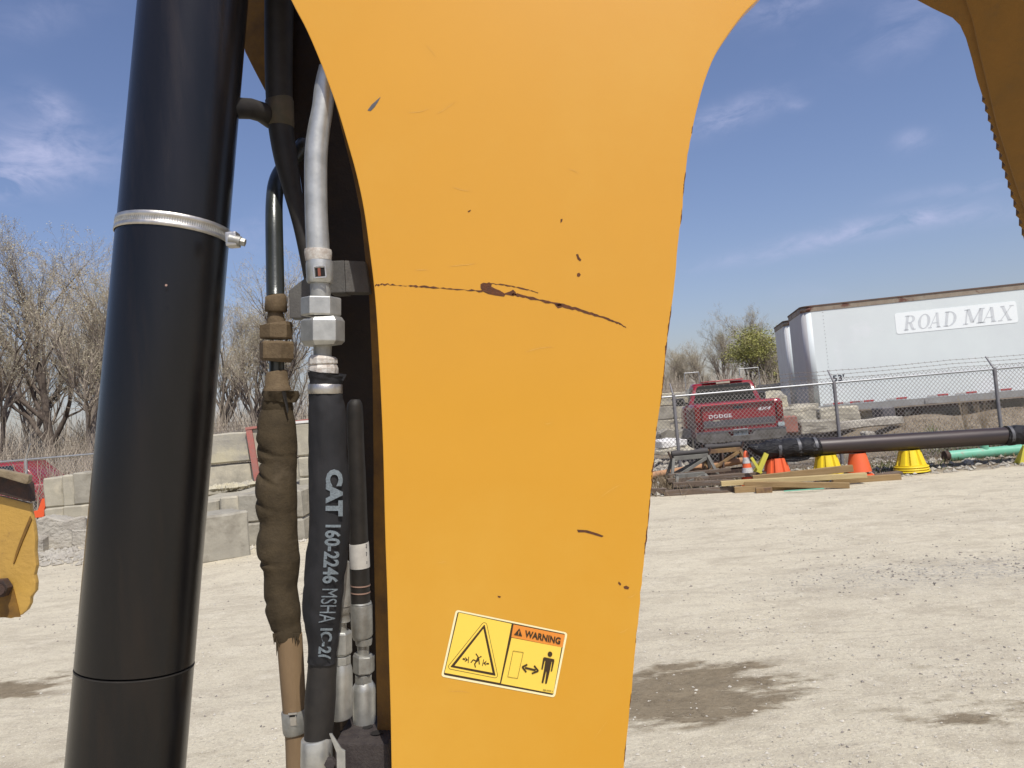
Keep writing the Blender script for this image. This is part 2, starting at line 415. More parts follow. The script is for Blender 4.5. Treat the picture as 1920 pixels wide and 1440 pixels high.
xs = np.concatenate([-np.geomspace(500, 12, 22), np.arange(-11.5, 20.1, .25), np.geomspace(21, 500, 22)])
ys = np.concatenate([-np.geomspace(500, 2, 22), np.arange(-1.5, 24.1, .25), np.geomspace(25, 900, 26)])
gv = [(x, y, H(x, y)) for y in ys for x in xs]
nx = len(xs)
gf = [(j * nx + i, j * nx + i + 1, (j + 1) * nx + i + 1, (j + 1) * nx + i) for j in range(len(ys) - 1) for i in range(nx - 1)]
gm = bpy.data.materials.new('gravel_yard')
gm.use_nodes = True
def ground_material(m):
    t = m.node_tree; n, l = t.nodes, t.links
    b = n['Principled BSDF']
    b.inputs['Roughness'].default_value = .95
    b.inputs['Specular IOR Level'].default_value = .15
    tcn = n.new('ShaderNodeTexCoord')
    sep = n.new('ShaderNodeSeparateXYZ')
    l.new(tcn.outputs['Object'], sep.inputs[0])
    def mm(op, a, c=None, cl=False):
        q = n.new('ShaderNodeMath'); q.operation = op; q.use_clamp = cl
        for i, v in enumerate((a, c)):
            if v is None: continue
            if isinstance(v, (int, float)): q.inputs[i].default_value = v
            else: l.new(v, q.inputs[i])
        return q.outputs[0]
    def noi(s, det=6, ro=.6, st=(1, 1, 1), rot=0, dist=0):
        mp_ = n.new('ShaderNodeMapping'); mp_.inputs['Scale'].default_value = st
        mp_.inputs['Rotation'].default_value = (0, 0, rot)
        l.new(tcn.outputs['Object'], mp_.inputs['Vector'])
        q = n.new('ShaderNodeTexNoise')
        q.inputs['Scale'].default_value = s; q.inputs['Detail'].default_value = det; q.inputs['Roughness'].default_value = ro
        q.inputs['Distortion'].default_value = dist
        l.new(mp_.outputs[0], q.inputs['Vector'])
        return q.outputs['Fac']
    def rng(v, a, c, d=0., e=1.):
        q = n.new('ShaderNodeMapRange'); l.new(v, q.inputs['Value'])
        for k, val in zip(('From Min', 'From Max', 'To Min', 'To Max'), (a, c, d, e)): q.inputs[k].default_value = val
        return q.outputs[0]
    def mix(f, a, c):
        q = n.new('ShaderNodeMix'); q.data_type = 'RGBA'
        if isinstance(f, (int, float)): q.inputs['Factor'].default_value = f
        else: l.new(f, q.inputs['Factor'])
        for k, val in (('A', a), ('B', c)):
            if isinstance(val, tuple): q.inputs[k].default_value = (*val, 1)
            else: l.new(val, q.inputs[k])
        return q.outputs['Result']
    c = mix(rng(noi(.5, 5, .6), .35, .65), (.625, .562, .415), (.565, .508, .38))
    c = mix(rng(noi(1.4, 9, .72, (1, 1.5, 1), .35), .48, .66), c, (.45, .395, .29))
    c = mix(rng(noi(2.9, 9, .75), .52, .68), c, (.65, .59, .45))
    c = mix(rng(noi(9, 8, .8), .50, .66, 0, .5), c, (.42, .36, .27))
    c = mix(rng(noi(30, 6, .8), .54, .66), c, (.40, .35, .27))
    c = mix(rng(noi(130, 4, .8), .60, .70), c, (.22, .185, .14))
    c = mix(rng(noi(55, 5, .85), .585, .63, 0, .8), c, (.26, .22, .17))
    c = mix(rng(noi(75, 4, .8), .58, .64, 0, .85), c, (.80, .74, .60))
    # thin wheel tracks running across the yard
    tr = noi(1.0, 3, .5, (.35, 1.6, 1), R(14), .9)
    c = mix(mm('MULTIPLY', rng(mm('ABSOLUTE', mm('SUBTRACT', tr, .5)), .0, .022, 1, 0), .30), c, (.36, .31, .235))
    # damp patches: centre pixel, half sizes (m)
    st = None
    for (px, py, sx, sy, wt) in [(1235, 1300, .38, .36, 1.1), (1330, 1262, .34, .16, .9), (1340, 1320, .30, .14, .8), (1440, 1275, .30, .10, .45), (1500, 1300, .25, .08, .4), (5, 1296, .34, .26, 1.2), (1780, 1242, .25, .09, .35),
                                 (1850, 1340, .5, .3, .4), (150, 1440, 1.2, .2, .2), (110, 1020, .5, 1.2, .45)]:
        g = onZ(px, py)
        dx = mm('DIVIDE', mm('SUBTRACT', sep.outputs['X'], g.x), sx)
        dy = mm('DIVIDE', mm('SUBTRACT', sep.outputs['Y'], g.y), sy)
        e = mm('MULTIPLY', mm('EXPONENT', mm('MULTIPLY', mm('ADD', mm('MULTIPLY', dx, dx), mm('MULTIPLY', dy, dy)), -.8)), wt)
        st = e if st is None else mm('ADD', st, e)
    stm = rng(mm('ADD', st, mm('MULTIPLY', mm('SUBTRACT', noi(2.6, 9, .68, (1, 2.2, 1), R(-14)), .5), 4.2)), .22, .80)
    stm = mm('MULTIPLY', stm, rng(st, .05, .3))
    c = mix(mm('MULTIPLY', stm, .88), c, mix(rng(noi(7, 8, .8), .38, .62), (.235, .185, .115), (.15, .115, .07)))
    crk = rng(mm('ABSOLUTE', mm('SUBTRACT', noi(2.2, 6, .7, (.7, 1.8, 1), R(-25), .8), .5)), 0, .007, 1, 0)
    c = mix(mm('MULTIPLY', mm('MULTIPLY', crk, stm), .7), c, (.07, .05, .03))
    # greyer scatter of crushed stone on the right
    g = onZ(1800, 1065)
    dx = mm('DIVIDE', mm('SUBTRACT', sep.outputs['X'], g.x), 1.3); dy = mm('DIVIDE', mm('SUBTRACT', sep.outputs['Y'], g.y), .5)
    gr = mm('EXPONENT', mm('MULTIPLY', mm('ADD', mm('MULTIPLY', dx, dx), mm('MULTIPLY', dy, dy)), -1))
    c = mix(mm('MULTIPLY', gr, rng(noi(30, 4, .7), .45, .6, 0, .6)), c, (.27, .265, .255))
    # darker earth with litter past the edge of the yard
    edge = mm('ADD', sep.outputs['Y'], mm('MULTIPLY', mm('SUBTRACT', noi(1.3, 6, .6), .5), 1.2))
    em = mm('MULTIPLY', rng(edge, 13.7, 14.15), rng(sep.outputs['X'], .5, 1.5))
    dirt = mix(rng(noi(3, 8, .7), .4, .62), (.25, .205, .145), (.17, .135, .095))
    dirt = mix(rng(noi(22, 5, .7), .56, .66), dirt, (.42, .38, .31))
    c = mix(em, c, dirt)
    far = rng(sep.outputs['Y'], 24, 30)
    c = mix(far, c, mix(rng(noi(.7, 6), .4, .6), (.16, .13, .09), (.22, .18, .12)))
    l.new(c, b.inputs['Base Color'])
    bp = n.new('ShaderNodeBump'); bp.inputs['Strength'].default_value = .7; bp.inputs['Distance'].default_value = .03
    l.new(mm('ADD', noi(9, 8, .72), mm('MULTIPLY', noi(60, 5, .8), .45)), bp.inputs['Height'])
    l.new(bp.outputs[0], b.inputs['Normal'])
ground_material(gm)
g_ = MB(); g_.add(gv, gf, True)
ground = g_.build('ground', gm, fix=False)
tag(ground, kind='structure')

# ------------------------------------------------------------------ loose stones
def rocks(name, mat, n, area, smin, smax, label, pw=2.5, seed=1, zoff=0.3, dens=None):
    rnd = random.Random(seed)
    m = MB(); k = 0; tries = 0
    base = [Vector(q) for q in ((1, 0, 0), (-1, 0, 0), (0, 1, 0), (0, -1, 0), (0, 0, 1), (0, 0, -1))]
    fs = [(0, 2, 4), (2, 1, 4), (1, 3, 4), (3, 0, 4), (2, 0, 5), (1, 2, 5), (3, 1, 5), (0, 3, 5)]
    while k < n and tries < n * 20:
        tries += 1
        x, y = area(rnd)
        s = smin + (smax - smin) * rnd.random() ** pw
        if dens and rnd.random() > dens(x, y): continue
        z = H(x, y) + s * zoff * .6
        a = rnd.random() * 6.28
        ca, sa = math.cos(a), math.sin(a)
        vs = []
        for q in base:
            j = .6 + .8 * rnd.random()
            px, py, pz = q.x * s * j, q.y * s * j * .8, q.z * s * j * .6
            px += (rnd.random() - .5) * s * .6; py += (rnd.random() - .5) * s * .6
            vs.append((x + px * ca - py * sa, y + px * sa + py * ca, z + pz))
        m.add(vs, fs)
        k += 1
    return tag(m.build(name, mat, fix=False), label, kind='stuff')
def yard(rnd):
    y = 2.8 + 11.0 * rnd.random() ** 1.25
    return (rnd.uniform(-.95, 1.0) * (y * .75 + .5), y)
def patchy(x, y):
    return .15 + .85 * sstep(-.1, .35, mnoise.noise(Vector((x * .8, y * .8, 2))))
rocks('gravel', M['stone'], 11000, yard, .003, .014, 'pale crushed stone scattered over the yard', 3, 1, dens=patchy)
rocks('gravel', M['stone_dk'], 3000, yard, .003, .013, 'dark grey crushed stone scattered over the yard', 2.5, 2, dens=patchy)
gg = onZ(1800, 1065)
rocks('gravel', M['stone_dk'], 420, lambda r: (r.gauss(gg.x, .9), r.gauss(gg.y, .45)), .004, .018, 'patch of grey crushed stone on the right of the yard', 2, 3)
rocks('rubble', M['conc_c'], 2600, lambda r: (r.uniform(2.2, 16), 13.8 + abs(r.gauss(0, 1.3))), .012, .085, 'broken concrete and stones strewn along the fence foot', 2.5, 4)
rocks('rubble', M['conc_c'], 1100, lambda r: (r.uniform(4.5, 7.8) - 4 , r.uniform(14, 19)), .02, .14, 'rubble beside the parked red pickup', 2, 5)
lw = onZ(100, 1040)
rocks('rubble', M['conc_c'], 1500, lambda r: (r.gauss(-7.2, 1.4), r.gauss(12.6, .55)), .015, .10, 'crumbled concrete at the foot of the block wall', 2, 6)
rocks('rubble', M['stone'], 500, lambda r: (r.uniform(-4.6, -2.6), 12.2 + r.gauss(0, .5)), .012, .06, 'small stones at the foot of the stacked blocks', 2, 8)

# ------------------------------------------------------------------ trees
def tree_segments(seed, h, lean=0.0, splits=5, twig=1.0, lowfork=True):
    rnd = random.Random(seed)
    big, small, tips = [], [], []
    def grow(p, d, ln, r, lev):
        nseg = (7, 6, 4, 3, 2, 2)[lev]
        pts = [p.copy()]
        for i in range(nseg):
            wob = (.08, .11, .15, .20, .24, .27)[lev]
            d = (d + Vector((rnd.gauss(0, wob), rnd.gauss(0, wob), rnd.gauss(0, wob) * .6 + (.12 if lev else .04)))).normalized()
            q = pts[-1] + d * (ln / nseg)
            r1 = max(r * (1 - .75 * (i + 1) / nseg), .0035)
            r0 = max(r * (1 - .75 * i / nseg), .0035)
            (big if lev <= 2 else small).append((pts[-1], q, r0, r1, 6 if lev <= 1 else (4 if lev == 2 else 3)))
            pts.append(q)
            if lev < 5 and (i > 0 or (lev == 0 and i > 0)):
                nc = (2, 2, 2, 2, 2)[lev] if lev else (2 if i < 3 else 3)
                if lev == 4: nc = 2 if rnd.random() < .45 * twig else 1
                if lev == 3: nc = 2
                for _ in range(nc):
                    ax = Vector((rnd.gauss(0, 1), rnd.gauss(0, 1), rnd.gauss(0, .5)))
                    ax = (ax - d * ax.dot(d)).normalized()
                    ang = R(rnd.uniform(18, 46))
                    nd = (d * math.cos(ang) + ax * math.sin(ang)).normalized()
                    sc_ = (.60, .58, .55, .55, .6)[lev] * rnd.uniform(.65, 1.15) * (1.05 - .35 * i / nseg)
                    grow(q, nd, ln * sc_, max(r0 * .58, .0035), lev + 1)
        if lev >= 4: tips.append(pts[-1])
    grow(Vector((0, 0, -.1)), Vector((lean, 0, 1)).normalized(), h * .62, h * .021, 0)
    return big, small, tips

def seg_mesh(name, segs, mat, parent, specks=None, smat=None, ssize=.05, seed=1):
    m = MB()
    for a, b, r0, r1, n_ in segs:
        t = (b - a).normalized()
        x = t.orthogonal().normalized(); y = t.cross(x)
        vs = []
        for c, r in ((a, r0), (b, r1)):
            for k in range(n_):
                an = 6.28318 * k / n_
                vs.append(c + (x * math.cos(an) + y * math.sin(an)) * r)
        m.add(vs, [(k, (k + 1) % n_, n_ + (k + 1) % n_, n_ + k) for k in range(n_)], n_ > 4)
    if specks:
        rnd = random.Random(seed)
        for c in specks:
            s = ssize * rnd.uniform(.5, 1.4)
            u = Vector((rnd.gauss(0, 1), rnd.gauss(0, 1), rnd.gauss(0, 1))).normalized() * s
            v = Vector((rnd.gauss(0, 1), rnd.gauss(0, 1), rnd.gauss(0, 1))).normalized() * s * .6
            m.add([c - u, c + v, c + u, c - v], [(0, 1, 2, 3)], False, 1)
    return m.build(name, [mat, smat or mat], parent, local=True, fix=False)

protos = []
for i, (seed, h, tw) in enumerate([(11, 11, 1.0), (23, 10.5, .9), (37, 11.5, 1.0), (41, 10, .8)]):
    big, small, tips = tree_segments(seed, h, .05 * (i - 1), twig=tw)
    rt = empty('bare_tree', (0, 0, 0))
    seg_mesh('trunk', big, M['bark'] if i % 2 else M['bark_dk'], rt)
    rnd = random.Random(seed)
    specks = [t + Vector((rnd.gauss(0, .08), rnd.gauss(0, .08), rnd.gauss(0, .08))) for t in tips for _ in range(2)]
    seg_mesh('crown', small, M['twig'], rt, specks, M['bud'], .026, seed)
    protos.append(rt)
    print('tree', i, len(big), len(small), len(tips))

def copy_tree(o):
    c = o.copy(); col.objects.link(c)
    for ch in list(o.children):
        d = ch.copy(); col.objects.link(d); d.parent = c
    return c
used = set()
def put_tree(i, px, D, label, s=1.0, rz=0., group=None, zs=1.0):
    o = protos[i] if i not in used else copy_tree(protos[i])
    used.add(i)
    hy = 785 - .0857 * (px - 960)
    p = P(px, hy, D)
    o.location = (p.x, p.y, H(p.x, p.y) - .05)
    o.rotation_euler.z = rz
    o.scale = (s * .96, s * .96, s * zs * .93)
    tag(o, label, 'tree', group)
    return o
TL = 'bare spring trees beyond the left fence'
for (i, px, D, s, rz, lab) in [
    (0, 15, 27, 1.0, .3, 'big bare tree at the left picture edge with thick dark limbs'),
    (1, 150, 31, 1.02, 1.2, 'bare budding tree just left of the black cylinder'),
    (2, 95, 36, 1.22, 2.2, 'tallest pale-twigged tree behind the left fence'),
    (3, -70, 30, 1.1, 4.0, 'bare tree half out of the frame on the left'),
    (2, 240, 34, 1.0, 5.1, 'bare tree standing behind the black cylinder'),
    (0, 470, 33, .90, 2.9, 'bare tree seen between cylinder and tan hose'),
    (3, 395, 39, 1.0, .9, 'farther bare tree at the right side of the cylinder'),
    (1, 560, 36, .72, 3.3, 'small bare tree behind the white-topped blocks'),
    (3, 50, 42, 1.1, 1.7, 'farther hazy bare tree behind the big left one'),
    (1, 190, 43, 1.1, 2.6, 'farther hazy bare tree left of the cylinder'),
    (0, 330, 45, 1.1, 4.6, 'farther bare tree hidden mostly by the cylinder'),
    (2, 640, 46, .9, .2, 'bare tree hidden behind the yellow arm, left side'),
    (1, 800, 52, .9, 1.1, 'bare tree hidden behind the yellow arm, middle'),
    (3, 1000, 55, .9, 2.1, 'bare tree hidden behind the yellow arm, right side')]:
    put_tree(i, px, D, lab, s, rz, TL if px < 600 else 'bare trees behind the yellow arm')
TR = 'bare trees beyond the red pickup'
for (i, px, D, s, rz, lab, zs) in [
    (2, 1215, 66, .62, .3, 'bare tree peeking out beside the yellow arm edge', 1.0),
    (3, 1255, 62, .62, 1.3, 'bare multi-limbed tree nearest the right edge of the arm', .95),
    (1, 1290, 66, .66, 3.0, 'slender bare tree above the left fence post', .95),
    (0, 1325, 60, .60, 5.0, 'bushy bare tree above the pickup roof', .95),
    (3, 1365, 62, .74, 2.0, 'taller forked bare tree above the right of the pickup', 1.1),
    (2, 1410, 66, .76, 4.0, 'tall bare tree left of the green one', 1.1),
    (1, 1445, 72, .66, .7, 'bare tree behind the green leafed tree', 1.0),
    (0, 1160, 68, .6, 2.2, 'bare tree just behind the arm near the pickup', 1.0),
    (2, 1550, 75, .55, 2.8, 'bare tree hidden behind the white trailers', 1.0),
    (0, 880, 58, .75, 1.2, 'bare tree far behind the arm, left of centre', 1.0),
    (3, 1080, 62, .8, 3.2, 'bare tree far behind the arm, right of centre', 1.0),
    (2, 950, 70, .9, 4.2, 'tall bare tree far behind the centre of the arm', 1.0),
    (1, 1950, 60, .7, 2.2, 'bare tree behind the long white trailer', 1.0)]:
    put_tree(i, px, D, lab, s, rz, TR, zs)
# green leafed tree by the trailers
big, small, tips = tree_segments(59, 8.6, -.06, twig=.6)
rt = empty('leafing_tree', (0, 0, 0))
seg_mesh('trunk', big, M['bark_dk'], rt)
rnd = random.Random(5)
keep = [t for t in tips if mnoise.noise(t * .75) > .04]
specks = [t + Vector((rnd.gauss(0, .42), rnd.gauss(0, .42), rnd.gauss(0, .30))) for t in keep for _ in range(3)]
seg_mesh('crown', small, M['twig'], rt, specks, M['leaf'], .07, 5)
p = P(1466, 742, 50)
rt.location = (p.x, p.y, .2); rt.rotation_euler.z = 1.2; rt.scale = (.90, .90, .72)
tag(rt, 'yellow-green leafing tree left of the trailer noses', 'tree')

# scrubby undergrowth
def brush(name, n, xr, yr, hmax, label, seed, mat='twig', r=.012, zf=H):
    rnd = random.Random(seed); m = MB()
    for _ in range(n):
        x = rnd.uniform(*xr); y = rnd.uniform(*yr)
        h = hmax * (.35 + .65 * rnd.random()) * (.55 + .45 * (mnoise.noise(Vector((x * .35, y * .1, seed))) + .6))
        a = Vector((x, y, zf(x, y) - .05)); d = Vector((rnd.gauss(0, .35), rnd.gauss(0, .35), 1)).normalized()
        for k in range(3):
            b = a + d * h / 3
            s = r * (1 - k * .28)
            u = Vector((s, 0, 0)); v = Vector((0, s, 0))
            m.add([a - u, a + u, a + v, b - u * .7, b + u * .7, b + v * .7], [(0, 1, 4, 3), (1, 2, 5, 4), (2, 0, 3, 5)])
            if k:
                for q in range(2):
                    e = a + Vector((rnd.gauss(0, .5), rnd.gauss(0, .5), rnd.random() * .6)).normalized() * h * .3
                    m.add([a - u * .5, a + u * .5, e], [(0, 1, 2)])
                    m.add([a - v * .5, a + v * .5, e], [(0, 1, 2)])
            a = b
            d = (d + Vector((rnd.gauss(0, .3), rnd.gauss(0, .3), .1))).normalized()
    return tag(m.build(name, M[mat], fix=False), label, kind='stuff')
brush('undergrowth', 6500, (-46, -4), (37, 46), 5.0, 'distant thicket closing the view behind the left trees', 8, r=.03)
brush('undergrowth', 10000, (-34, -6), (22, 34), 3.3, 'tangle of bare brush beyond the left fence', 1, r=.014)
brush('undergrowth', 4200, (-12, -2), (18, 30), 2.6, 'bare brush behind the concrete blocks', 2, 'twig', .012)
brush('undergrowth', 4200, (8, 34), (44, 60), 3.2, 'brown bare brush on the rise beyond the pickup', 3, 'twig', .02)
brush('undergrowth', 6500, (-12, 14), (38, 54), 3.6, 'brown bare brush behind the yellow arm', 4, 'twig', .02)
brush('green_scrub', 500, (17, 20.5), (50, 54), 3.2, 'low greening scrub above the pickup roof', 5, 'leaf', .05)

def grass(name, n, area, h, label, seed, mat, wd=.006):
    rnd = random.Random(seed); m = MB()
    for _ in range(n):
        x, y = area(rnd)
        a = Vector((x, y, H(x, y) - .01))
        hh = h * rnd.uniform(.4, 1.1)
        d = Vector((rnd.gauss(0, .55), rnd.gauss(0, .55), 1)).normalized()
        s = Vector((rnd.uniform(-1, 1), rnd.uniform(-1, 1), 0)).normalized() * wd
        mid = a + d * hh * .6
        e = mid + (d + Vector((rnd.gauss(0, .6), rnd.gauss(0, .6), -.3))).normalized() * hh * .5
        m.add([a - s, a + s, mid + s * .7, mid - s * .7, e], [(0, 1, 2, 3), (3, 2, 4)])
    return tag(m.build(name, M[mat], fix=False), label, kind='stuff')
def bank(r):
    x = r.uniform(8.3, 17.5); y = r.uniform(15.5, 19.6)
    return x, y
grass('dry_grass', 9000, bank, .13, 'dry matted grass on the bank below the trailer', 1, 'straw')
grass('dry_grass', 3200, lambda r: (r.uniform(2.5, 17), r.gauss(15.3, .55)), .16, 'dry grass along the foot of the fence', 2, 'straw')
grass('dry_grass', 1600, lambda r: (r.gauss(2.95, .35), r.gauss(14.6, .35)), .34, 'heap of dry grass beside the arm edge', 3, 'straw')
grass('weeds', 1500, lambda r: (r.gauss(10.3, 1.1), r.gauss(16.6, .5)), .16, 'green weeds growing on the bank behind the fence', 4, 'weed', .010)
grass('weeds', 700, lambda r: (r.gauss(6.6, .9), r.gauss(14.7, .25)), .12, 'green weeds growing round the plastic cones', 5, 'weed', .009)
for (px, py, sd_, nn) in [(1747, 782, 3, 70), (1838, 745, 5, 26), (1805, 755, 7, 26)]:
    rnd = random.Random(sd_); m = MB()
    c = P(px, py, 17.6)
    base = Vector((c.x, c.y, H(c.x, c.y)))
    tall = sd_ != 3
    for _ in range(nn):
        d = Vector((rnd.gauss(0, .8 if not tall else .16), rnd.gauss(0, .8 if not tall else .16), 1)).normalized()
        ln = rnd.uniform(.25, .5) if not tall else rnd.uniform(.6, 1.15)
        s = Vector((.012 if not tall else .004, 0, 0))
        mid = base + d * ln * .6; e = mid + (d + Vector((0, 0, -.5 if not tall else .2))).normalized() * ln * .4
        m.add([base - s, base + s, mid + s, mid - s, e], [(0, 1, 2, 3), (3, 2, 4)])
    o = m.build('yucca_plant' if not tall else 'tall_weed', M['weed'] if not tall else M['straw'], fix=False)
    tag(o, {3: 'spiky green plant on the bank below the trailer', 5: 'tall dry weed stalks just left of the right fence post', 7: 'thin dry weed stalks in front of the white trailer'}[sd_], 'plant')

# ------------------------------------------------------------------ concrete blocks
_bk = {}
def block_mesh(seed, size, rough=.02, broken=0.0):
    rnd = random.Random(seed)
    bm = bmesh.new()
    bmesh.ops.create_cube(bm, size=1)
    for v in bm.verts: v.co = Vector((v.co.x * size[0], v.co.y * size[1], v.co.z * size[2]))
    bmesh.ops.bevel(bm, geom=list(bm.edges), offset=.028, segments=1, affect='EDGES')
    ed = [e for e in bm.edges if e.calc_length() > .25]
    bmesh.ops.subdivide_edges(bm, edges=ed, cuts=4, use_grid_fill=True)
    for v in bm.verts:
        k = mnoise.noise_vector(v.co * 2.6 + Vector((seed * 3.1, 0, 0))) * rough + mnoise.noise_vector(v.co * 8 + Vector((seed, 5, 0))) * rough * .7
        v.co += k
        if broken:
            top = max(0, v.co.z / size[2] + .5)
            v.co.z -= broken * size[2] * top * (.5 + mnoise.noise(Vector((v.co.x * 2.2, v.co.y * 2.2, seed))))
    bmesh.ops.triangulate(bm, faces=bm.faces)
    me = bpy.data.meshes.new('concrete_block'); bm.to_mesh(me); bm.free()
    return me
def add_block(c, size, yaw, mat, parent=None, seed=1, rough=.014, broken=0, name='concrete_block', tilt=(0, 0)):
    me = block_mesh(seed, size, rough, broken)
    me.materials.append(M[mat])
    o = bpy.data.objects.new(name, me); col.objects.link(o)
    off = wloc(parent) if parent is not None else Vector((0, 0, 0))
    o.location = Vector(c) - off
    o.rotation_euler = (tilt[0], tilt[1], yaw)
    if parent is not None: o.parent = parent
    return o
# right-hand stack on the left side of the picture (seen between cylinder and hoses)
def ground_at(px, py):
    return onZ(px, py, 0)
def wall(label, origin, yaw, cols, courses, bl=1.5, bh=.6, bd=.62, mats=('conc',), jog=.02, z0=0.0, name='block_wall', seed=1, skip=(), group=None):
    rt = empty(name, (origin[0], origin[1], z0), label, 'wall', group)
    rnd = random.Random(seed)
    dx, dy = math.cos(yaw), math.sin(yaw)
    for j in range(courses):
        for i in range(cols + (j % 2)):
            if (i, j) in skip: continue
            x = (i + .5 - (.5 if j % 2 else 0)) * bl
            y = rnd.uniform(-jog, jog)
            L_ = bl - .02
            c = (origin[0] + dx * x - dy * y, origin[1] + dy * x + dx * y, z0 + (j + .5) * bh)
            add_block(c, (L_, bd, bh - .012), yaw + rnd.uniform(-.012, .012), rnd.choice(mats), rt, seed * 50 + j * 10 + i, .012)
    return rt
# high back wall
g0 = P(398, 832, 14.6); g1 = P(600, 815, 12.9)
yaw_b = math.atan2(g1.y - g0.y, g1.x - g0.x)
def stack_px(label, pxs, Y, ztops, depth, mat, yaw, seed, name='concrete_block', cat='concrete block', group=None, broken=0, tilt=(0, 0), zb=None):
    """a block standing between two photo columns at distance Y, between two heights"""
    a = P(pxs[0], 785 - .0857 * (pxs[0] - 960) + F / Y, Y); b = P(pxs[1], 785 - .0857 * (pxs[1] - 960) + F / Y, Y)
    wd = (b.x - a.x)
    c = Vector(((a.x + b.x) / 2, Y + depth / 2, (ztops[0] + ztops[1]) / 2))
    o = add_block(c, (wd, depth, ztops[1] - ztops[0]), yaw, mat, None, seed, .014, broken, name, tilt)
    return tag(o, label, cat, group)
rt = empty('block_wall', (-5.2, 14.6, 0), 'tall wall of stacked concrete blocks seen between the cylinder and the tan hose', 'wall')
def wb(px0, px1, Y, z0, z1, mat, seed, dep=.6, rough=.012, yaw=.05):
    a = P(px0, 785 - .0857 * (px0 - 960), Y); b = P(px1, 785 - .0857 * (px1 - 960), Y)
    return add_block(((a.x + b.x) / 2, Y + dep / 2, (z0 + z1) / 2), (b.x - a.x - .015, dep, z1 - z0 - .012), yaw, mat, rt, seed, rough)
wb(300, 466, 14.8, 1.22, 1.80, 'conc_y', 3)
wb(466, 566, 14.8, 1.24, 1.86, 'conc', 4)
wb(300, 466, 14.84, .62, 1.20, 'conc', 5)
wb(466, 560, 14.84, .62, 1.22, 'conc', 6)
wb(300, 460, 14.9, 0, .60, 'conc_g', 7)
wb(460, 566, 14.9, 0, .60, 'conc', 8)
m = MB()
a = P(463, 828, 14.76); b = P(474, 827, 14.76)
m.slab([(a.x, 14.74, 1.86), (b.x, 14.74, 1.87), (b.x + .10, 14.74, .84), (a.x + .10, 14.74, .84)], (0, .05, 0))
m.slab([(a.x, 14.73, 1.83), (a.x + 1.3, 14.73, 1.90), (a.x + 1.3, 14.73, 1.945), (a.x, 14.73, 1.875)], (0, .5, 0))
m.build('red_painted_edge', M['redband'], rt)
rt = empty('block_wall', (-3.6, 13.0, 0), 'pale column of stacked concrete blocks between the tan hose and black sleeve', 'wall')
for z0, z1, mt, sd_ in ((0, .50, 'conc_g', 21), (.50, .92, 'conc', 22), (.92, 1.27, 'conc', 23), (1.27, 1.84, 'conc', 24)):
    wb(552, 640, 13.0, z0, z1, mt, sd_, 1.2, yaw=.02)
for z0, z1, mt, sd_ in ((0, .61, 'conc_g', 25), (.61, 1.22, 'conc', 26), (1.22, 1.84, 'conc', 27)):
    wb(640, 780, 13.1, z0, z1, mt, sd_, 1.2, yaw=.02)
    wb(780, 900, 13.15, z0, z1, mt, sd_ + 40, 1.2, yaw=.02)
m = MB(); a = P(554, 820, 13.0); m.slab([(a.x - .02, 12.98, 1.835), (a.x + 1.0, 12.98, 1.835), (a.x + 1.0, 12.98, 1.875), (a.x - .02, 12.98, 1.875)], (0, 1.2, 0))
m.build('white_cap', M['white'], rt)
stack_px('pale concrete block end-on with grey right face, in the middle of the stepped stack', (404, 438), 11.75, (0, .80), 3.0, 'conc', 0.06, 31)
stack_px('grey concrete block with a horizontal chalky line beside the tan hose', (438, 556), 11.8, (.37, .80), 2.9, 'conc_g', 0.06, 32)
stack_px('lower grey concrete block beside the tan hose foot', (438, 556), 11.78, (0, .36), 2.9, 'conc_g', 0.06, 33)
stack_px('pale concrete block tucked behind the front grey block', (340, 402), 12.0, (0, .74), 2.6, 'conc', 0.06, 34)
stack_px('front grey concrete block lowest in the stepped stack by the cylinder', (250, 432), 10.35, (0, .64), .8, 'conc_g', 0.62, 35)
rnd = random.Random(3)
rocks('rubble', M['conc_y'], 260, lambda r: (r.uniform(P(395, 832, 14).x, P(462, 826, 14).x), r.uniform(13.6, 14.6)), .03, .10, 'rubble lying on the ledge of the block stack', 1.5, 9)
bpy.context.view_layer.update()
o = [q for q in col.objects if q.get('label') == 'rubble lying on the ledge of the block stack'][0]
o.location.z = .80
# far-left wall
bpy.context.view_layer.update()
Lg = 'concrete blocks of the far left stack'
stack_px('end-on concrete block at the top left corner of the left stack', (84, 119), 15.6, (.62, 1.22), 1.2, 'conc', .06, 41, group=Lg)
stack_px('pale block in the top course of the left stack, beside the corner block', (119, 141), 15.5, (.62, 1.24), 1.4, 'conc', .04, 42, group=Lg)
stack_px('grey-faced block at the top right of the left stack, touching the cylinder', (141, 290), 15.55, (.63, 1.27), 1.2, 'conc_g', .05, 43, group=Lg)
stack_px('bottom left corner block of the left stack', (84, 121), 15.5, (0, .61), 1.2, 'conc', .03, 44, group=Lg)
stack_px('bottom block of the left stack beside the cylinder', (121, 290), 15.45, (0, .62), 1.2, 'conc', -.02, 45, group=Lg)
stack_px('broken sloping concrete block in front of the left stack', (58, 140), 13.6, (0, .60), .9, 'conc_c', .35, 46, broken=.35)
stack_px('low crumbled concrete lump right of the broken block', (132, 240), 13.7, (-.1, .45), .9, 'conc_c', .1, 47, broken=.5)
stack_px('low broken concrete footing behind the worn yellow arm tip', (-40, 66), 13.2, (-.1, .36), .8, 'conc_c', .2, 48, broken=.4)

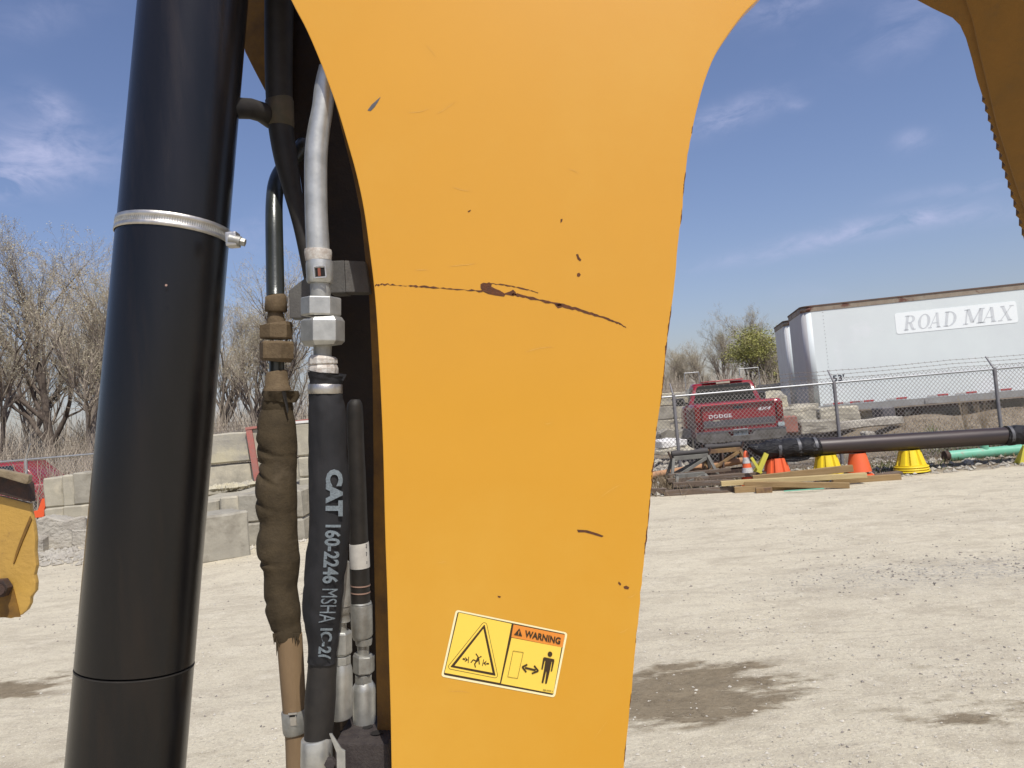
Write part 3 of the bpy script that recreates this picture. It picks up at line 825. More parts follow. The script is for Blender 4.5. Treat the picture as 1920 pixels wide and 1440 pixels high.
# wall behind the pickup
rt = empty('block_wall', (6.2, 28, 0), 'long grey concrete block wall behind the red pickup', 'wall')
k = 0
for j in range(4):
    xx = P(1080, 775, 28).x - (.9 if j % 2 else 0)
    while xx < P(1560, 735, 28).x:
        mt = 'conc_y' if j == 3 else random.Random(k).choice(['conc', 'conc_g', 'conc'])
        add_block((xx + .9, 28.3, .1 + (j + .5) * .5), (1.79, .6, .49), random.Random(k).uniform(-.01, .01), mt, rt, 200 + k, .018, .14 if j == 3 else 0)
        xx += 1.8; k += 1
# blocks under and beside the trailer noses
def chunk(label, px0, px1, pyt, pyb, D, dep, mat, seed, broken=.15, name='concrete_chunk', cat='concrete block', yaw=0.1, rough=.05):
    a = P(px0, (pyt + pyb) / 2, D); b = P(px1, (pyt + pyb) / 2, D)
    t = P((px0 + px1) / 2, pyt, D); u = P((px0 + px1) / 2, pyb, D)
    o = add_block(((a.x + b.x) / 2, a.y + dep / 2, (t.z + u.z) / 2), (b.x - a.x, dep, t.z - u.z + .03), yaw, mat, None, seed, rough, broken, name)
    return tag(o, label, cat)
chunk('big broken concrete slab right of the pickup mirror', 1462, 1530, 762, 791, 19.6, 1.2, 'conc', 51)
chunk('heap of pale broken concrete under the rear trailer', 1440, 1474, 735, 764, 20.6, 1.0, 'conc_y', 52, .4)
chunk('faded red block right of the pickup bumper', 1464, 1497, 781, 811, 18.4, .5, 'redslab', 53, .02, 'red_block', 'block', 0, .008)
chunk('long low grey concrete slab above the pipe, right of the red block', 1497, 1572, 788, 812, 18.7, .8, 'conc_g', 54, .12)
chunk('grey concrete block under the front trailer nose', 1532, 1612, 764, 792, 20.2, .9, 'conc', 55, .03)
chunk('grey concrete footing between rear trailer and fence post', 1486, 1536, 758, 772, 20.8, .8, 'conc_g', 56, .05)
chunk('tan earth-stained concrete block behind the landing gear', 1612, 1690, 762, 790, 21.4, .9, 'conc_y', 57, .2)
chunk('long pale concrete kerb lying on the bank', 1560, 1702, 786, 800, 18.9, .35, 'conc_c', 58, .15, 'concrete_kerb', 'kerb', .22, .03)
chunk('pale rubble slab at the far right under the trailer', 1850, 1990, 738, 770, 21.8, 1.0, 'conc_c', 59, .3)
chunk('dark plastic tub under the trailer by the landing gear', 1652, 1678, 764, 782, 20.0, .5, 'trk_grey', 60, .02, 'plastic_tub', 'tub', .1, .02)
chunk('white broken board lying beside the left fence post', 1236, 1288, 823, 838, 17.3, .4, 'white', 61, .25, 'white_slab', 'slab', .12, .03)
chunk('heap of grey rubble left of the pickup wheel', 1228, 1292, 806, 826, 18.6, 1.2, 'conc_g', 62, .6, yaw=.2, rough=.12)
chunk('grey broken concrete behind the left fence post foot', 1215, 1300, 838, 852, 17.2, .7, 'conc', 63, .4, yaw=.1, rough=.09)
chunk('pale lump on the bank behind the pipe', 1622, 1640, 809, 817, 16.6, .25, 'conc_c', 64, .3, 'white_lump', 'debris', .1, .03)

# ------------------------------------------------------------------ chain-link fences
def fence(label, A, B, ztop, zbot, posts, pitch, arm, pm='post'):
    A, B = Vector(A), Vector(B)
    rt = empty('chain_link_fence', (A.x, A.y, 0), label, 'fence')
    d = (B - A); ln = d.length; d.normalize()
    perp = Vector((-d.y, d.x, 0))
    top = lambda s: ztop
    m = MB(); m.tube([A + Vector((0, 0, ztop)), B + Vector((0, 0, ztop))], .021, 10); m.build('top_rail', M['galv'], rt)
    for s in posts:
        q = A + d * s
        p_ = MB(); p_.tube([q + Vector((0, 0, -.2)), q + Vector((0, 0, ztop - .12))], .034, 12)
        p_.tube([q + Vector((0, 0, ztop - .12)), q + Vector((0, 0, ztop + .03))], .038, 12)
        po = p_.build('post', M[pm], rt)
        a_ = MB(); a_.tube([q + Vector((0, 0, ztop)), q + Vector((0, 0, ztop)) + arm], [.02, .015], 8)
        a_.build('barbed_wire_arm', M[pm], po)
    # woven mesh: vertical zigzag wires
    m = MB()
    hp = pitch / 2; step = hp * 1.06
    nrow = int((ztop + .085 - zbot) / step); wr = .0046
    for i in range(int(ln / hp)):
        prev = None
        for j in range(nrow + 1):
            q = A + d * ((i + (i + j) % 2) * hp) + Vector((0, 0, zbot + j * step)) + perp * (.024 + .002 * (j % 2))
            if prev is not None:
                t = (q - prev).normalized(); y = t.cross(perp).normalized()
                vs = []
                for c in (prev, q):
                    for k in range(3):
                        an = 2.0944 * k
                        vs.append(c + (perp * math.cos(an) + y * math.sin(an)) * wr)
                m.add(vs, [(k, (k + 1) % 3, 3 + (k + 1) % 3, 3 + k) for k in range(3)])
            prev = q
    tag(m.build('wire_mesh', M['wire'], rt, fix=False), kind='stuff')
    for k, t in enumerate((.38, .68, .98)):
        m = MB(); pts = []
        nb = int(ln / .13)
        for i in range(nb + 1):
            s = ln * i / nb
            sag = -.02 * math.sin(math.pi * ((s % 3.1) / 3.1)) + .008 * mnoise.noise(Vector((s * 2, k * 5, 0)))
            q = A + d * s + Vector((0, 0, ztop)) + arm * t + Vector((0, 0, sag))
            pts.append(q)
            for q2 in (Vector((0, .01, .018)), Vector((.012, 0, -.018))):
                m.add([q - q2 - d * .005, q - q2 + d * .005, q + q2], [(0, 1, 2)])
                m.add([q - q2 - perp * .005, q - q2 + perp * .005, q + q2], [(0, 1, 2)])
        m.tube(pts, .0040, 3, caps=False)
        m.build('barbed_wire', M['barb'], rt, fix=False)
    return rt
FY = 15.6
rail = [P(1262, 742, FY), P(1556, 722, FY), P(1862, 690, FY)]
zt = sum(q.z for q in rail) / 3
print('fence rail', [tuple(round(c, 2) for c in q) for q in rail])
sp = (rail[2].x - rail[0].x) / 2
x0 = rail[0].x - sp * 3
fence('chain-link fence with barbed wire in front of the red pickup', (x0, FY - .03, 0), (rail[2].x + sp * 1.5, FY - .03, 0), zt, .05,
      [sp * k for k in range(0, 6)], .085, Vector((0, .24, .27)))
la, lb = P(-320, 888, 18.6), P(48, 862, 18.3)
lz = lb.z
dd_ = Vector((lb.x - la.x, lb.y - la.y, 0))
lc = Vector((lb.x, lb.y, 0)) + dd_ * 1.7
print('left fence', lb, lc)
fence('chain-link fence with one leaning barb arm behind the left concrete blocks', (la.x, la.y, 0), (lc.x, lc.y, 0), lz, .05,
      [0, dd_.length, dd_.length * 1.9], .085, Vector((.20, -.1, .36)), 'galv')

# small steel frames seen above the pickup
for (px, w_, pyt, pyb, lab) in [(1283, 27, 700, 738, 'thin steel goal-shaped frame above the pickup cab left side'), (1386, 36, 692, 718, 'thin steel goal-shaped frame just right of the pickup roof')]:
    D = 27.0
    a = P(px, pyt, D); b = P(px + w_, pyt - w_ * .07, D)
    rt = empty('steel_gantry', (a.x, a.y, 0), lab, 'frame')
    m = MB(); m.tube([(a.x, a.y, a.z), (b.x, a.y, a.z)], .018, 6); m.build('crossbar', M['galv'], rt)
    for q in (a, b):
        m = MB(); m.tube([(q.x, a.y, 0), (q.x, a.y, a.z - .0)], .014, 6); m.build('upright', M['galv'], rt)

# ------------------------------------------------------------------ text helper
def text_mesh(body, size=1.0, bold=0.0, shear=0.0, space=1.0, cut=None):
    cu = bpy.data.curves.new('lettering', 'FONT')
    cu.body = body; cu.size = size; cu.offset = bold; cu.shear = shear
    cu.space_character = space; cu.resolution_u = 3
    o = bpy.data.objects.new('lettering', cu); col.objects.link(o)
    dg = bpy.context.evaluated_depsgraph_get()
    me = bpy.data.meshes.new_from_object(o.evaluated_get(dg))
    bpy.data.objects.remove(o); bpy.data.curves.remove(cu)
    bm = bmesh.new(); bm.from_mesh(me)
    bmesh.ops.triangulate(bm, faces=bm.faces)
    if cut:
        for _ in range(6):
            ed = [e for e in bm.edges if e.calc_length() > cut]
            if not ed: break
            bmesh.ops.subdivide_edges(bm, edges=ed, cuts=1)
            bmesh.ops.triangulate(bm, faces=bm.faces)
    vs = [v.co.copy() for v in bm.verts]; fs = [tuple(v.index for v in f.verts) for f in bm.faces]
    bm.free(); bpy.data.meshes.remove(me)
    x0_, x1_ = min(v.x for v in vs), max(v.x for v in vs)
    y0_, y1_ = min(v.y for v in vs), max(v.y for v in vs)
    # normalised to a unit box
    vs = [((v.x - x0_) / (x1_ - x0_), (v.y - y0_) / (y1_ - y0_)) for v in vs]
    return vs, fs, (x1_ - x0_) / (y1_ - y0_)
def put_text(body, org, ux, uy, mat, parent, name='lettering', local=True, **kw):
    """lettering filling the parallelogram org, org+ux, org+uy"""
    vs, fs, _ = text_mesh(body, **kw)
    org, ux, uy = Vector(org), Vector(ux), Vector(uy)
    m = MB(); m.add([org + ux * a + uy * b for a, b in vs], fs)
    return m.build(name, mat, parent, local=local, fix=False)

# ------------------------------------------------------------------ red pickup (local: x right, y forward, z up)
def loft(m, secs, mi=0, smooth=True, cap=True):
    n = len(secs[0]); vs = [v for s_ in secs for v in s_]
    fs = []
    for i in range(len(secs) - 1):
        for k in range(n):
            fs.append((i * n + k, i * n + (k + 1) % n, (i + 1) * n + (k + 1) % n, (i + 1) * n + k))
    if cap: fs += [tuple(reversed(range(n))), tuple((len(secs) - 1) * n + k for k in range(n))]
    m.add(vs, fs, smooth, mi)
def rrect(y, hw, z0, z1, r, n=4, tw=None):
    """rounded rectangle section across the car at y; tw = narrower half width at top"""
    pts = []
    for (cx, cz, a0) in ((1, 0, -90), (1, 1, 0), (-1, 1, 90), (-1, 0, 180)):
        h = (tw if (tw and cz) else hw)
        for k in range(n + 1):
            a = R(a0 + 90 * k / n)
            x = cx * (h - r) + math.cos(a) * r
            z = (z1 - r if cz else z0 + r) + math.sin(a) * r
            pts.append((x, y, z))
    return pts
tp = P(1387, 800, 17.4)
truck = empty('pickup_truck', (tp.x, tp.y, .20), 'red pickup truck seen from behind, parked behind the chain-link fence', 'pickup', rz=R(-8))
def tb(m, name, mat, parent=truck, bevel=0, **k): return m.build(name, M[mat] if isinstance(mat, str) else mat, parent, local=True, bevel=bevel, **k)
m = MB()
loft(m, [rrect(.03, .93, .62, 1.33, .07), rrect(.10, .975, .58, 1.37, .08), rrect(1.9, .985, .58, 1.37, .08), rrect(2.15, .96, .58, 1.33, .07)])
body = tb(m, 'cargo_bed', 'red')
m = MB(); loft(m, [rrect(2.2, .96, .55, 1.36, .08), rrect(3.9, .96, .55, 1.34, .08), rrect(5.2, .90, .50, 1.22, .12), rrect(5.5, .82, .5, 1.0, .12)]); tb(m, 'front_body', 'red')
m = MB(); loft(m, [rrect(2.18, .90, 1.30, 1.36, .03), rrect(2.20, .88, 1.34, 1.88, .10, tw=.74), rrect(3.3, .88, 1.34, 1.92, .10, tw=.74), rrect(4.1, .86, 1.30, 1.36, .03)])
cab = tb(m, 'cab', 'red')
m = MB(); loft(m, [rrect(2.15, .50, 1.90, 1.932, .01), rrect(3.2, .5, 1.925, 1.955, .01)]); tb(m, 'roof_panel', 'red_lit', cab)
m = MB(); m.slab([(-.77, 2.178, 1.40), (.77, 2.178, 1.40), (.66, 2.184, 1.79), (.60, 2.186, 1.82), (-.60, 2.186, 1.82), (-.66, 2.184, 1.79)], (0, -.012, 0)); tb(m, 'rear_window', 'glass', cab)
m = MB()
for s in (-1, 1): m.slab([(s * .885, 2.4, 1.40), (s * .885, 3.6, 1.38), (s * .80, 3.25, 1.80), (s * .80, 2.5, 1.80)], (s * .01, 0, 0))
tb(m, 'side_window', 'glass', cab)
m = MB(); m.box((0, 2.14, 1.868), (.34, .03, .04)); tb(m, 'brake_light', 'conc_y', cab)
# tailgate
m = MB(); m.box((0, .015, .985), (1.60, .05, .70)); m.box((0, .0, 1.30), (1.62, .09, .07)); tg = tb(m, 'tailgate', 'red', bevel=.012)
m = MB(); m.box((0, -.052, 1.332), (1.60, .07, .022)); tb(m, 'top_edge', 'red_lit', tg)
m = MB(); m.box((0, -.02, .905), (1.58, .022, .135)); tb(m, 'trim_panel', 'trk_grey', tg)
m = MB(); m.box((0, -.026, .825), (1.58, .02, .022)); tb(m, 'trim_strip', 'chrome', tg)
m = MB(); m.box((0, -.018, 1.235), (.20, .02, .065)); tb(m, 'latch_handle', 'ink', tg, .004)
put_text('DODGE', (-.66, -.034, 1.02), (.50, 0, 0), (0, 0, .085), M['badge'], tg, bold=.03, space=1.1)
put_text('4X4', (.42, -.034, 1.12), (.29, 0, 0), (0, 0, .075), M['badge'], tg, bold=.03, shear=.3, space=1.1)
m = MB(); m.box((-.50, -.034, .965), (.15, .006, .03)); tb(m, 'small_badge', 'conc_y', tg)
for s in (-1, 1):
    m = MB(); m.box((s * .905, -.005, 1.12), (.12, .05, .34)); tb(m, 'tail_lamp', 'tail', bevel=.012)
    if s > 0: m = MB(); m.box((s * .905, -.005, .78), (.14, .06, .09)); tb(m, 'reverse_lamp', 'plate_lic', bevel=.01)
    # fenders with mud and flare
    m = MB(); m.slab([(s * .985, .04, .58), (s * .985, .04, 1.30), (s * 1.02, .6, 1.22), (s * 1.03, 1.2, 1.2), (s * .99, 2.1, 1.3), (s * .99, 2.1, .58)], (-s * .04, 0, 0)); tb(m, 'fender', 'red_dirt')
    m = MB(); m.slab([(s * .90, .15, .45), (s * 1.0, .1, .5), (s * 1.0, .1, .86), (s * .90, .15, .86)], (0, .02, 0)); tb(m, 'fender_lower', 'trk_grey')
    for yy in (1.05, 4.5):
        m = MB(); m.tube([(s * .68, yy, .37), (s * .96, yy, .37)], .39, 24); ty = tb(m, 'wheel', 'tyre')
        m = MB(); m.tube([(s * .955, yy, .37), (s * .975, yy, .37)], .22, 16); tb(m, 'rim', 'chrome', ty)
    # mirror
    m = MB(); m.slab([(s * .93, 3.0, 1.36), (s * 1.15, 3.0, 1.36), (s * 1.18, 3.0, 1.42), (s * 1.16, 3.0, 1.56), (s * .96, 3.0, 1.57), (s * .92, 3.0, 1.50)], (0, .09, 0)); mir = tb(m, 'side_mirror', 'trk_grey', bevel=.02)
    m = MB(); m.slab([(s * .95, 2.995, 1.38), (s * 1.14, 2.995, 1.38), (s * 1.14, 2.995, 1.54), (s * .97, 2.995, 1.55)], (0, -.008, 0)); tb(m, 'mirror_glass', 'glass', mir)
    m = MB(); m.bar((s * .85, 3.1, 1.42), (s * 1.1, 3.05, 1.42), .05, .05); tb(m, 'mirror_arm', 'trk_grey', mir)
# bumper with dip for the plate
m = MB()
m.slab([(-.98, -.14, .53), (-.98, -.14, .70), (-.30, -.14, .70), (-.22, -.14, .60), (.22, -.14, .60), (.30, -.14, .70), (.98, -.14, .70), (.98, -.14, .53), (.80, -.14, .47), (-.80, -.14, .47)], (0, .13, 0))
bp_ = tb(m, 'bumper', 'chrome', bevel=.012)
m = MB(); m.box((0, -.09, .715), (1.94, .13, .028)); tb(m, 'step_pad', 'trk_grey', bp_)
m = MB(); m.box((0, -.09, .665), (.32, .02, .16)); lp = tb(m, 'licence_plate', 'plate_lic', bevel=.004)
put_text('104 WLY', (-.135, -.104, .635), (.27, 0, 0), (0, 0, .07), M['ink'], lp, bold=.01)
m = MB(); m.box((0, .6, .42), (.12, 1.2, .12)); m.box((0, 1.05, .36), (1.3, .14, .14)); m.box((0, -.10, .43), (.08, .12, .06)); tb(m, 'axle', 'ink')
m = MB(); m.box((0, 2.7, .45), (1.5, 4.4, .16)); tb(m, 'underbody', 'ink')

# ------------------------------------------------------------------ dark red car behind the left fence
cp = P(-20, 905, 21)
car = empty('parked_car', (cp.x, cp.y, 0), 'dark red car mostly hidden behind the left fence and yellow arm tip', 'car', rz=R(96))
m = MB(); loft(m, [rrect(-2.2, .80, .40, .80, .1), rrect(-1.9, .90, .32, 1.0, .12), rrect(1.9, .90, .32, .98, .12), rrect(2.3, .78, .4, .78, .1)]); tb(m, 'body', 'red', car)
m = MB(); loft(m, [rrect(-1.7, .80, .95, 1.02, .03), rrect(-1.2, .82, .98, 1.58, .14, tw=.66), rrect(.5, .82, .98, 1.62, .14, tw=.66), rrect(1.2, .80, .95, 1.0, .02)]); cg = tb(m, 'cabin', 'red', car)
m = MB()
for s in (-1, 1):
    m.slab([(s * .835, -1.1, 1.06), (s * .835, -.35, 1.06), (s * .715, -.35, 1.50), (s * .715, -1.0, 1.50)], (s * .01, 0, 0))
    m.slab([(s * .835, -.27, 1.06), (s * .835, .9, 1.06), (s * .715, .45, 1.50), (s * .715, -.27, 1.50)], (s * .01, 0, 0))
tb(m, 'side_window', 'glass', cg)
for s in (-1, 1):
    for yy in (-1.35, 1.4):
        m = MB(); m.tube([(s * .72, yy, .33), (s * .92, yy, .33)], .33, 20); ty = tb(m, 'wheel', 'tyre', car)
        m = MB(); m.tube([(s * .915, yy, .33), (s * .93, yy, .33)], .19, 14); tb(m, 'rim', 'chrome', ty)
# red post and orange safety mesh at the left
a = P(8, 880, 18.0)
m = MB(); m.bar((a.x, a.y, 0), (a.x - .05, a.y, 1.45), .08, .06); tag(m.build('red_post', M['redband']), 'slanted red post behind the left fence', 'post')
m = MB(); a = P(62, 962, 16.2); b = P(84, 935, 16.2)
m.slab([(a.x - .35, a.y, a.z - .12), (a.x + .22, a.y, a.z - .10), (a.x + .24, a.y, a.z + .05), (a.x + .32, a.y, a.z + .30), (a.x + .20, a.y, a.z + .28), (a.x + .10, a.y, a.z + .05), (a.x - .35, a.y, a.z)], (0, .05, 0))
tag(m.build('orange_barrier_mesh', M['snowfence'], bevel=.01), 'crumpled orange plastic barrier left of the concrete stack', 'barrier')

# ------------------------------------------------------------------ trailers (local: x along, y depth, z up)
def trailer(name, org, yaw, ht, label, end_mat, zf=1.22, length=16.15, extra=None):
    rt = empty(name, (org[0], org[1], 0), label, 'trailer', rz=yaw)
    W_ = 2.58; r = .34; zr = ht - .17
    def outline(o_=0.0, rr=.24):
        pts = []
        for k in range(9):
            a = R(180 + 90 * k / 8); pts.append((rr + math.cos(a) * rr - o_ * 0, rr + math.sin(a) * rr))
        pts += [(length, 0), (length, W_)]
        for k in range(9):
            a = R(90 + 90 * k / 8); pts.append((rr + math.cos(a) * rr, W_ - rr + math.sin(a) * rr))
        return pts
    def shell(m, z0, z1, grow, mi=0):
        pts = [( (x - length / 2) * (1 + grow / (length / 2)) + length / 2, (y - W_ / 2) * (1 + grow / (W_ / 2)) + W_ / 2) for x, y in outline()]
        n = len(pts)
        vs = [(x, y, z0) for x, y in pts] + [(x, y, z1) for x, y in pts]
        fs = [(i, (i + 1) % n, n + (i + 1) % n, n + i) for i in range(n)] + [tuple(reversed(range(n))), tuple(range(n, 2 * n))]
        b = len(m.v)
        m.add(vs, fs, True, mi)
        m.sm[-1] = m.sm[-2] = False
        for i in (n - 1, 8, 9, 10): m.sm[len(m.f) - (n + 2) + i] = False
        # darker nose panel faces
        for i in range(n):
            x = (pts[i][0] + pts[(i + 1) % n][0]) / 2
            if x < .10: m.mi[len(m.f) - (n + 2) + i] = mi + 1
        return b
    m = MB(); shell(m, zf, zr, 0); m.build('box_body', [M['trl'], M[end_mat]], rt, local=True, fix=False)
    m = MB(); shell(m, zr + .002, ht - .035, .014); rl = m.build('top_rail', [M['rail'], M['rail']], rt, local=True, fix=False)
    m = MB(); shell(m, ht - .033, ht, .03); m.build('roof_edge', [M['railtop'], M['railtop']], rl, local=True, fix=False)
    m = MB(); shell(m, zf - .17, zf - .002, .012); sl = m.build('side_sill', [M['lowrail'], M['lowrail']], rt, local=True, fix=False)
    m = MB(); m.box((length / 2 + .2, -.02, zf - .19), (length - .5, .05, .03)); m.build('sill_lip', M['rail'], sl, local=True)
    # rivet line near the nose and panel joints
    m = MB()
    for k in range(26):
        z = zf + .05 + k * (zr - zf - .1) / 25
        m.box((.55, -.004, z), (.016, .008, .016))
    m.build('rivet_line', M['lowrail'], rt, local=True)
    # landing gear
    for yy in (.45, 2.1):
        m = MB(); m.box((2.35, yy, .78), (.15, .16, .72)); m.box((2.35, yy, .50), (.34, .3, .05)); lg = m.build('landing_leg', M['rust_dark'], rt, local=True)
        m = MB(); m.bar((2.4, yy, .62), (3.05, yy, 1.05), .06, .05); m.bar((2.3, yy, .62), (1.85, yy, 1.05), .06, .05); m.build('brace', M['rust_dark'], lg, local=True)
        m = MB(); m.box((2.85, yy + .05, .84), (.15, .16, .50)); m.box((3.6, yy + .1, .98), (2.3, .1, .14)); m.build('second_leg', M['rust_dark'], lg, local=True)
    for xx in (length - 1.4, length - 2.7):
        for yy in (.2, 2.38):
            m = MB(); m.tube([(xx, yy - .2, .55), (xx, yy + .2, .55)], .5, 20); m.build('wheel', M['tyre'], rt, local=True)
    return rt
yawT = R(-11.5)
pn = P(1519, 740, 21.3)
tr1 = trailer('semi_trailer', (pn.x, pn.y), yawT, 4.03, 'long white semi trailer with faded lettering standing behind the fence', 'trl_end')
bpy.context.view_layer.update()
iw = tr1.matrix_world.inverted() if False else (Matrix.Translation((pn.x, pn.y, 0)) @ Matrix.Rotation(yawT, 4, 'Z')).inverted()
def on_side(px, py, y0=-.004):
    """hit of a photo pixel on the trailer side plane, local coordinates"""
    o_ = iw @ CO; r_ = iw.to_3x3() @ ray(px, py)
    t = (y0 - o_.y) / r_.y
    return o_ + r_ * t
for a_ in ((1517, 590), (1535, 765), (1640, 563), (1640, 751), (1920, 533), (1920, 728)): print('side', a_, [round(c, 2) for c in on_side(*a_)])
a = on_side(1677, 588); b = on_side(1905, 567); c_ = on_side(1680, 627)
X0, X1, Z1, Z0 = a.x, b.x, a.z, c_.z
m = MB()
rr = .06; pts = []
for cx, cz, a0 in ((X1 - rr, Z0 + rr, -90), (X1 - rr, Z1 - rr, 0), (X0 + rr, Z1 - rr, 90), (X0 + rr, Z0 + rr, 180)):
    for k in range(5): an = R(a0 + 22.5 * k); pts.append((cx + math.cos(an) * rr, -.001, cz + math.sin(an) * rr))
m.slab(pts, (0, -.006, 0))
sign = m.build('name_panel', M['trl_w'], tr1, local=True)
# serif italic letters as strokes in a 0..1 box
def stroke(m, a, b, wd, T): 
    (x0_, y0_), (x1_, y1_) = a, b
    m.add([T(x0_ - wd / 2, y0_), T(x0_ + wd / 2, y0_), T(x1_ + wd / 2, y1_), T(x1_ - wd / 2, y1_)], [(0, 1, 2, 3)])
def hbar(m, x0_, x1_, y, h, T): m.add([T(x0_, y - h / 2), T(x1_, y - h / 2), T(x1_, y + h / 2), T(x0_, y + h / 2)], [(0, 1, 2, 3)])
def arc(m, cx, cy, rx, ry, a0, a1, w0, w1, T, n=14):
    vs = []
    for k in range(n + 1):
        a = R(a0 + (a1 - a0) * k / n)
        wd = w1 + (w0 - w1) * abs(math.cos(a))
        vs += [T(cx + math.cos(a) * rx, cy + math.sin(a) * ry), T(cx + math.cos(a) * (rx - wd), cy + math.sin(a) * (ry - wd * .5))]
    m.add(vs, [(2 * k, 2 * k + 2, 2 * k + 3, 2 * k + 1) for k in range(n)])
def serif_letter(m, ch, T):
    t, s, h = .20, .06, 1.0
    def sf(x, y, w_=.36): hbar(m, x - w_ / 2, x + w_ / 2, y, .07, T)
    if ch == 'R':
        stroke(m, (.25, 0), (.25, 1), t, T); sf(.25, .035); sf(.20, .965, .3)
        arc(m, .42, .74, .40, .26, -90, 90, .2, .09, T); hbar(m, .25, .42, .965, .07, T); hbar(m, .25, .45, .50, .07, T)
        stroke(m, (.50, .50), (.74, .035), .2, T); sf(.82, .035, .22)
    elif ch == 'O': arc(m, .48, .5, .46, .5, 0, 360, .21, .09, T, 28)
    elif ch == 'A':
        stroke(m, (.12, .03), (.52, 1), .07, T); stroke(m, (.78, .03), (.56, 1), .20, T); hbar(m, .28, .70, .33, .06, T); sf(.12, .035, .28); sf(.80, .035, .34)
    elif ch == 'D':
        stroke(m, (.22, 0), (.22, 1), t, T); sf(.20, .035, .3); sf(.20, .965, .3)
        arc(m, .36, .5, .56, .5, -90, 90, .2, .08, T, 18); hbar(m, .2, .37, .965, .07, T); hbar(m, .2, .37, .035, .07, T)
    elif ch == 'M':
        stroke(m, (.14, 0), (.14, 1), .08, T); stroke(m, (.86, 0), (.86, 1), .20, T)
        stroke(m, (.48, .1), (.20, 1), .18, T); stroke(m, (.50, .1), (.82, 1), .08, T); sf(.14, .035, .26); sf(.86, .035, .34); sf(.14, .965, .26); sf(.90, .965, .26)
    elif ch == 'X':
        stroke(m, (.80, .03), (.22, .97), .21, T); stroke(m, (.16, .03), (.84, .97), .07, T)
        for q in ((.16, .035), (.82, .035), (.20, .965), (.84, .965)): sf(*q, .32)
m = MB()
# letter boxes (photo pixels): left, right at mid height
PHX = [('R', .085, .20), ('O', .205, .315), ('A', .300, .405), ('D', .420, .535), ('M', .585, .745), ('A', .735, .860), ('X', .870, .985)]
for ch, u0, u1 in PHX:
    du = (u1 - u0)
    def T(x, y, u0=u0, du=du):
        xx = X0 + (X1 - X0) * (u0 - .028 + du * x + .026 * (y - .1))
        zz = Z0 + (Z1 - Z0) * (.14 + .70 * y)
        return (xx, -.0105, zz)
    serif_letter(m, ch, T)
m.build('lettering', M['trl_l'], sign, local=True, fix=False)
a = on_side(1562, 716)
put_text("53'", (a.x, -.004, a.z), (.30, 0, 0), (0, 0, .185), M['ink'], tr1, bold=.03)
for px in (1570, 1602, 1628, 1690, 1768, 1822, 1888, 1960):
    a = on_side(px, 742)
    m = MB(); m.box((a.x, -.005, 1.265), (.26, .008, .045)); m.build('red_marker', M['red_tape'], tr1, local=True)
    m = MB(); m.box((a.x - .27, -.005, 1.262), (.24, .008, .042)); m.build('white_marker', M['white_tape'], tr1, local=True)
a = on_side(1745, 748); m = MB(); m.box((a.x, -.03, 1.13), (.3, .03, .13)); m.build('marker_box', M['lowrail'], tr1, local=True)
pn2 = P(1484, 740, 25.2)
tr2 = trailer('semi_trailer', (pn2.x, pn2.y), yawT, 4.06, 'second white trailer with streaked nose, half hidden behind the longer one', 'trl_end2')
for k, s_ in enumerate(('347', '23', '151')):
    put_text(s_, (.46, -.004, 2.05 - k * .19), (.24, 0, 0), (0, 0, .11), M['ink'], tr2)

# ------------------------------------------------------------------ trestles, lumber, cones, pipes by the fence
def trestle(label, px0, px1, D, h, mat, mat2, lean=0.0, rollers=True, extra_brace=True):
    a = P(px0, 860, D); b = P(px1, 860, D)
    z0 = H(a.x, a.y); wd = b.x - a.x; cx = (a.x + b.x) / 2; y = a.y
    rt = empty('trestle', (cx, y, z0), label, 'trestle', rz=lean)
    def q(m, name, mt=mat): return m.build(name, M[mt], rt, local=True, bevel=.004, seg=1)
    tw = wd * .34
    for s in (-1, 1):       # front and back frame
        yy0, yy1 = s * .26, s * .05
        m = MB(); m.bar((-tw, yy1, h), (tw, yy1, h), .05, .085); q(m, 'top_beam')
        for e in (-1, 1):
            m = MB(); m.bar((e * tw, yy1, h), (e * wd / 2, yy0, 0), .055, .05, up=(0, 1, 0)); q(m, 'leg')
        m = MB(); m.bar((-wd * .44, yy0 * .85, h * .26), (wd * .44, yy0 * .85, h * .28), .04, .075); q(m, 'lower_rail', mat2)
        m = MB(); m.bar((-wd * .42, yy0 * .84 - s * .0, h * .30), (tw * .9, yy1 * 1.25, h * .92), .035, .06); q(m, 'brace')
        if extra_brace: m = MB(); m.bar((-wd * .06, yy0 * .7, h * .2), (-wd * .04, yy1 * 1.3, h * .9), .035, .09, up=(0, 1, 0)); q(m, 'strut', mat2)
    if rollers:
        m = MB(); m.tube([(-tw * 1.05 + k * tw * .35, 0, h + .085 - .0 * k) for k in range(7)], [.058, .07, .05, .042, .05, .07, .06], 12); q(m, 'roller', 'roller')
        for e in (-1, 1):
            m = MB(); m.bar((e * tw * 1.1, 0, h), (e * tw * 1.25, 0, h + .14), .03, .05, up=(0, 1, 0)); q(m, 'roller_bracket', 'rust_dark')
    return rt
trestle('grey painted steel trestle with a rubber roller, left of the rusty one', 1246, 1342, 14.75, .52, 'horse_gr', 'wood_gr', .06, extra_brace=False)
trestle('rusty yellow-brown trestle between the grey trestle and the traffic cone', 1311, 1403, 15.0, .56, 'horse_rs', 'rust_dark', -.05)
trestle('low grey trestle nested under the grey painted one', 1252, 1330, 14.35, .24, 'horse_gr', 'horse_gr', .1, rollers=False, extra_brace=False)
m = MB(); a = P(1215, 868, 15.1); b = P(1392, 846, 15.1)
zc = H(a.x, a.y) + .14
m.tube([(a.x, a.y, zc + .05), (b.x, a.y, zc + .20)], .07, 16); tag(m.build('clay_pipe', M['clay']), 'long orange-tan pipe lying behind the trestles', 'pipe')

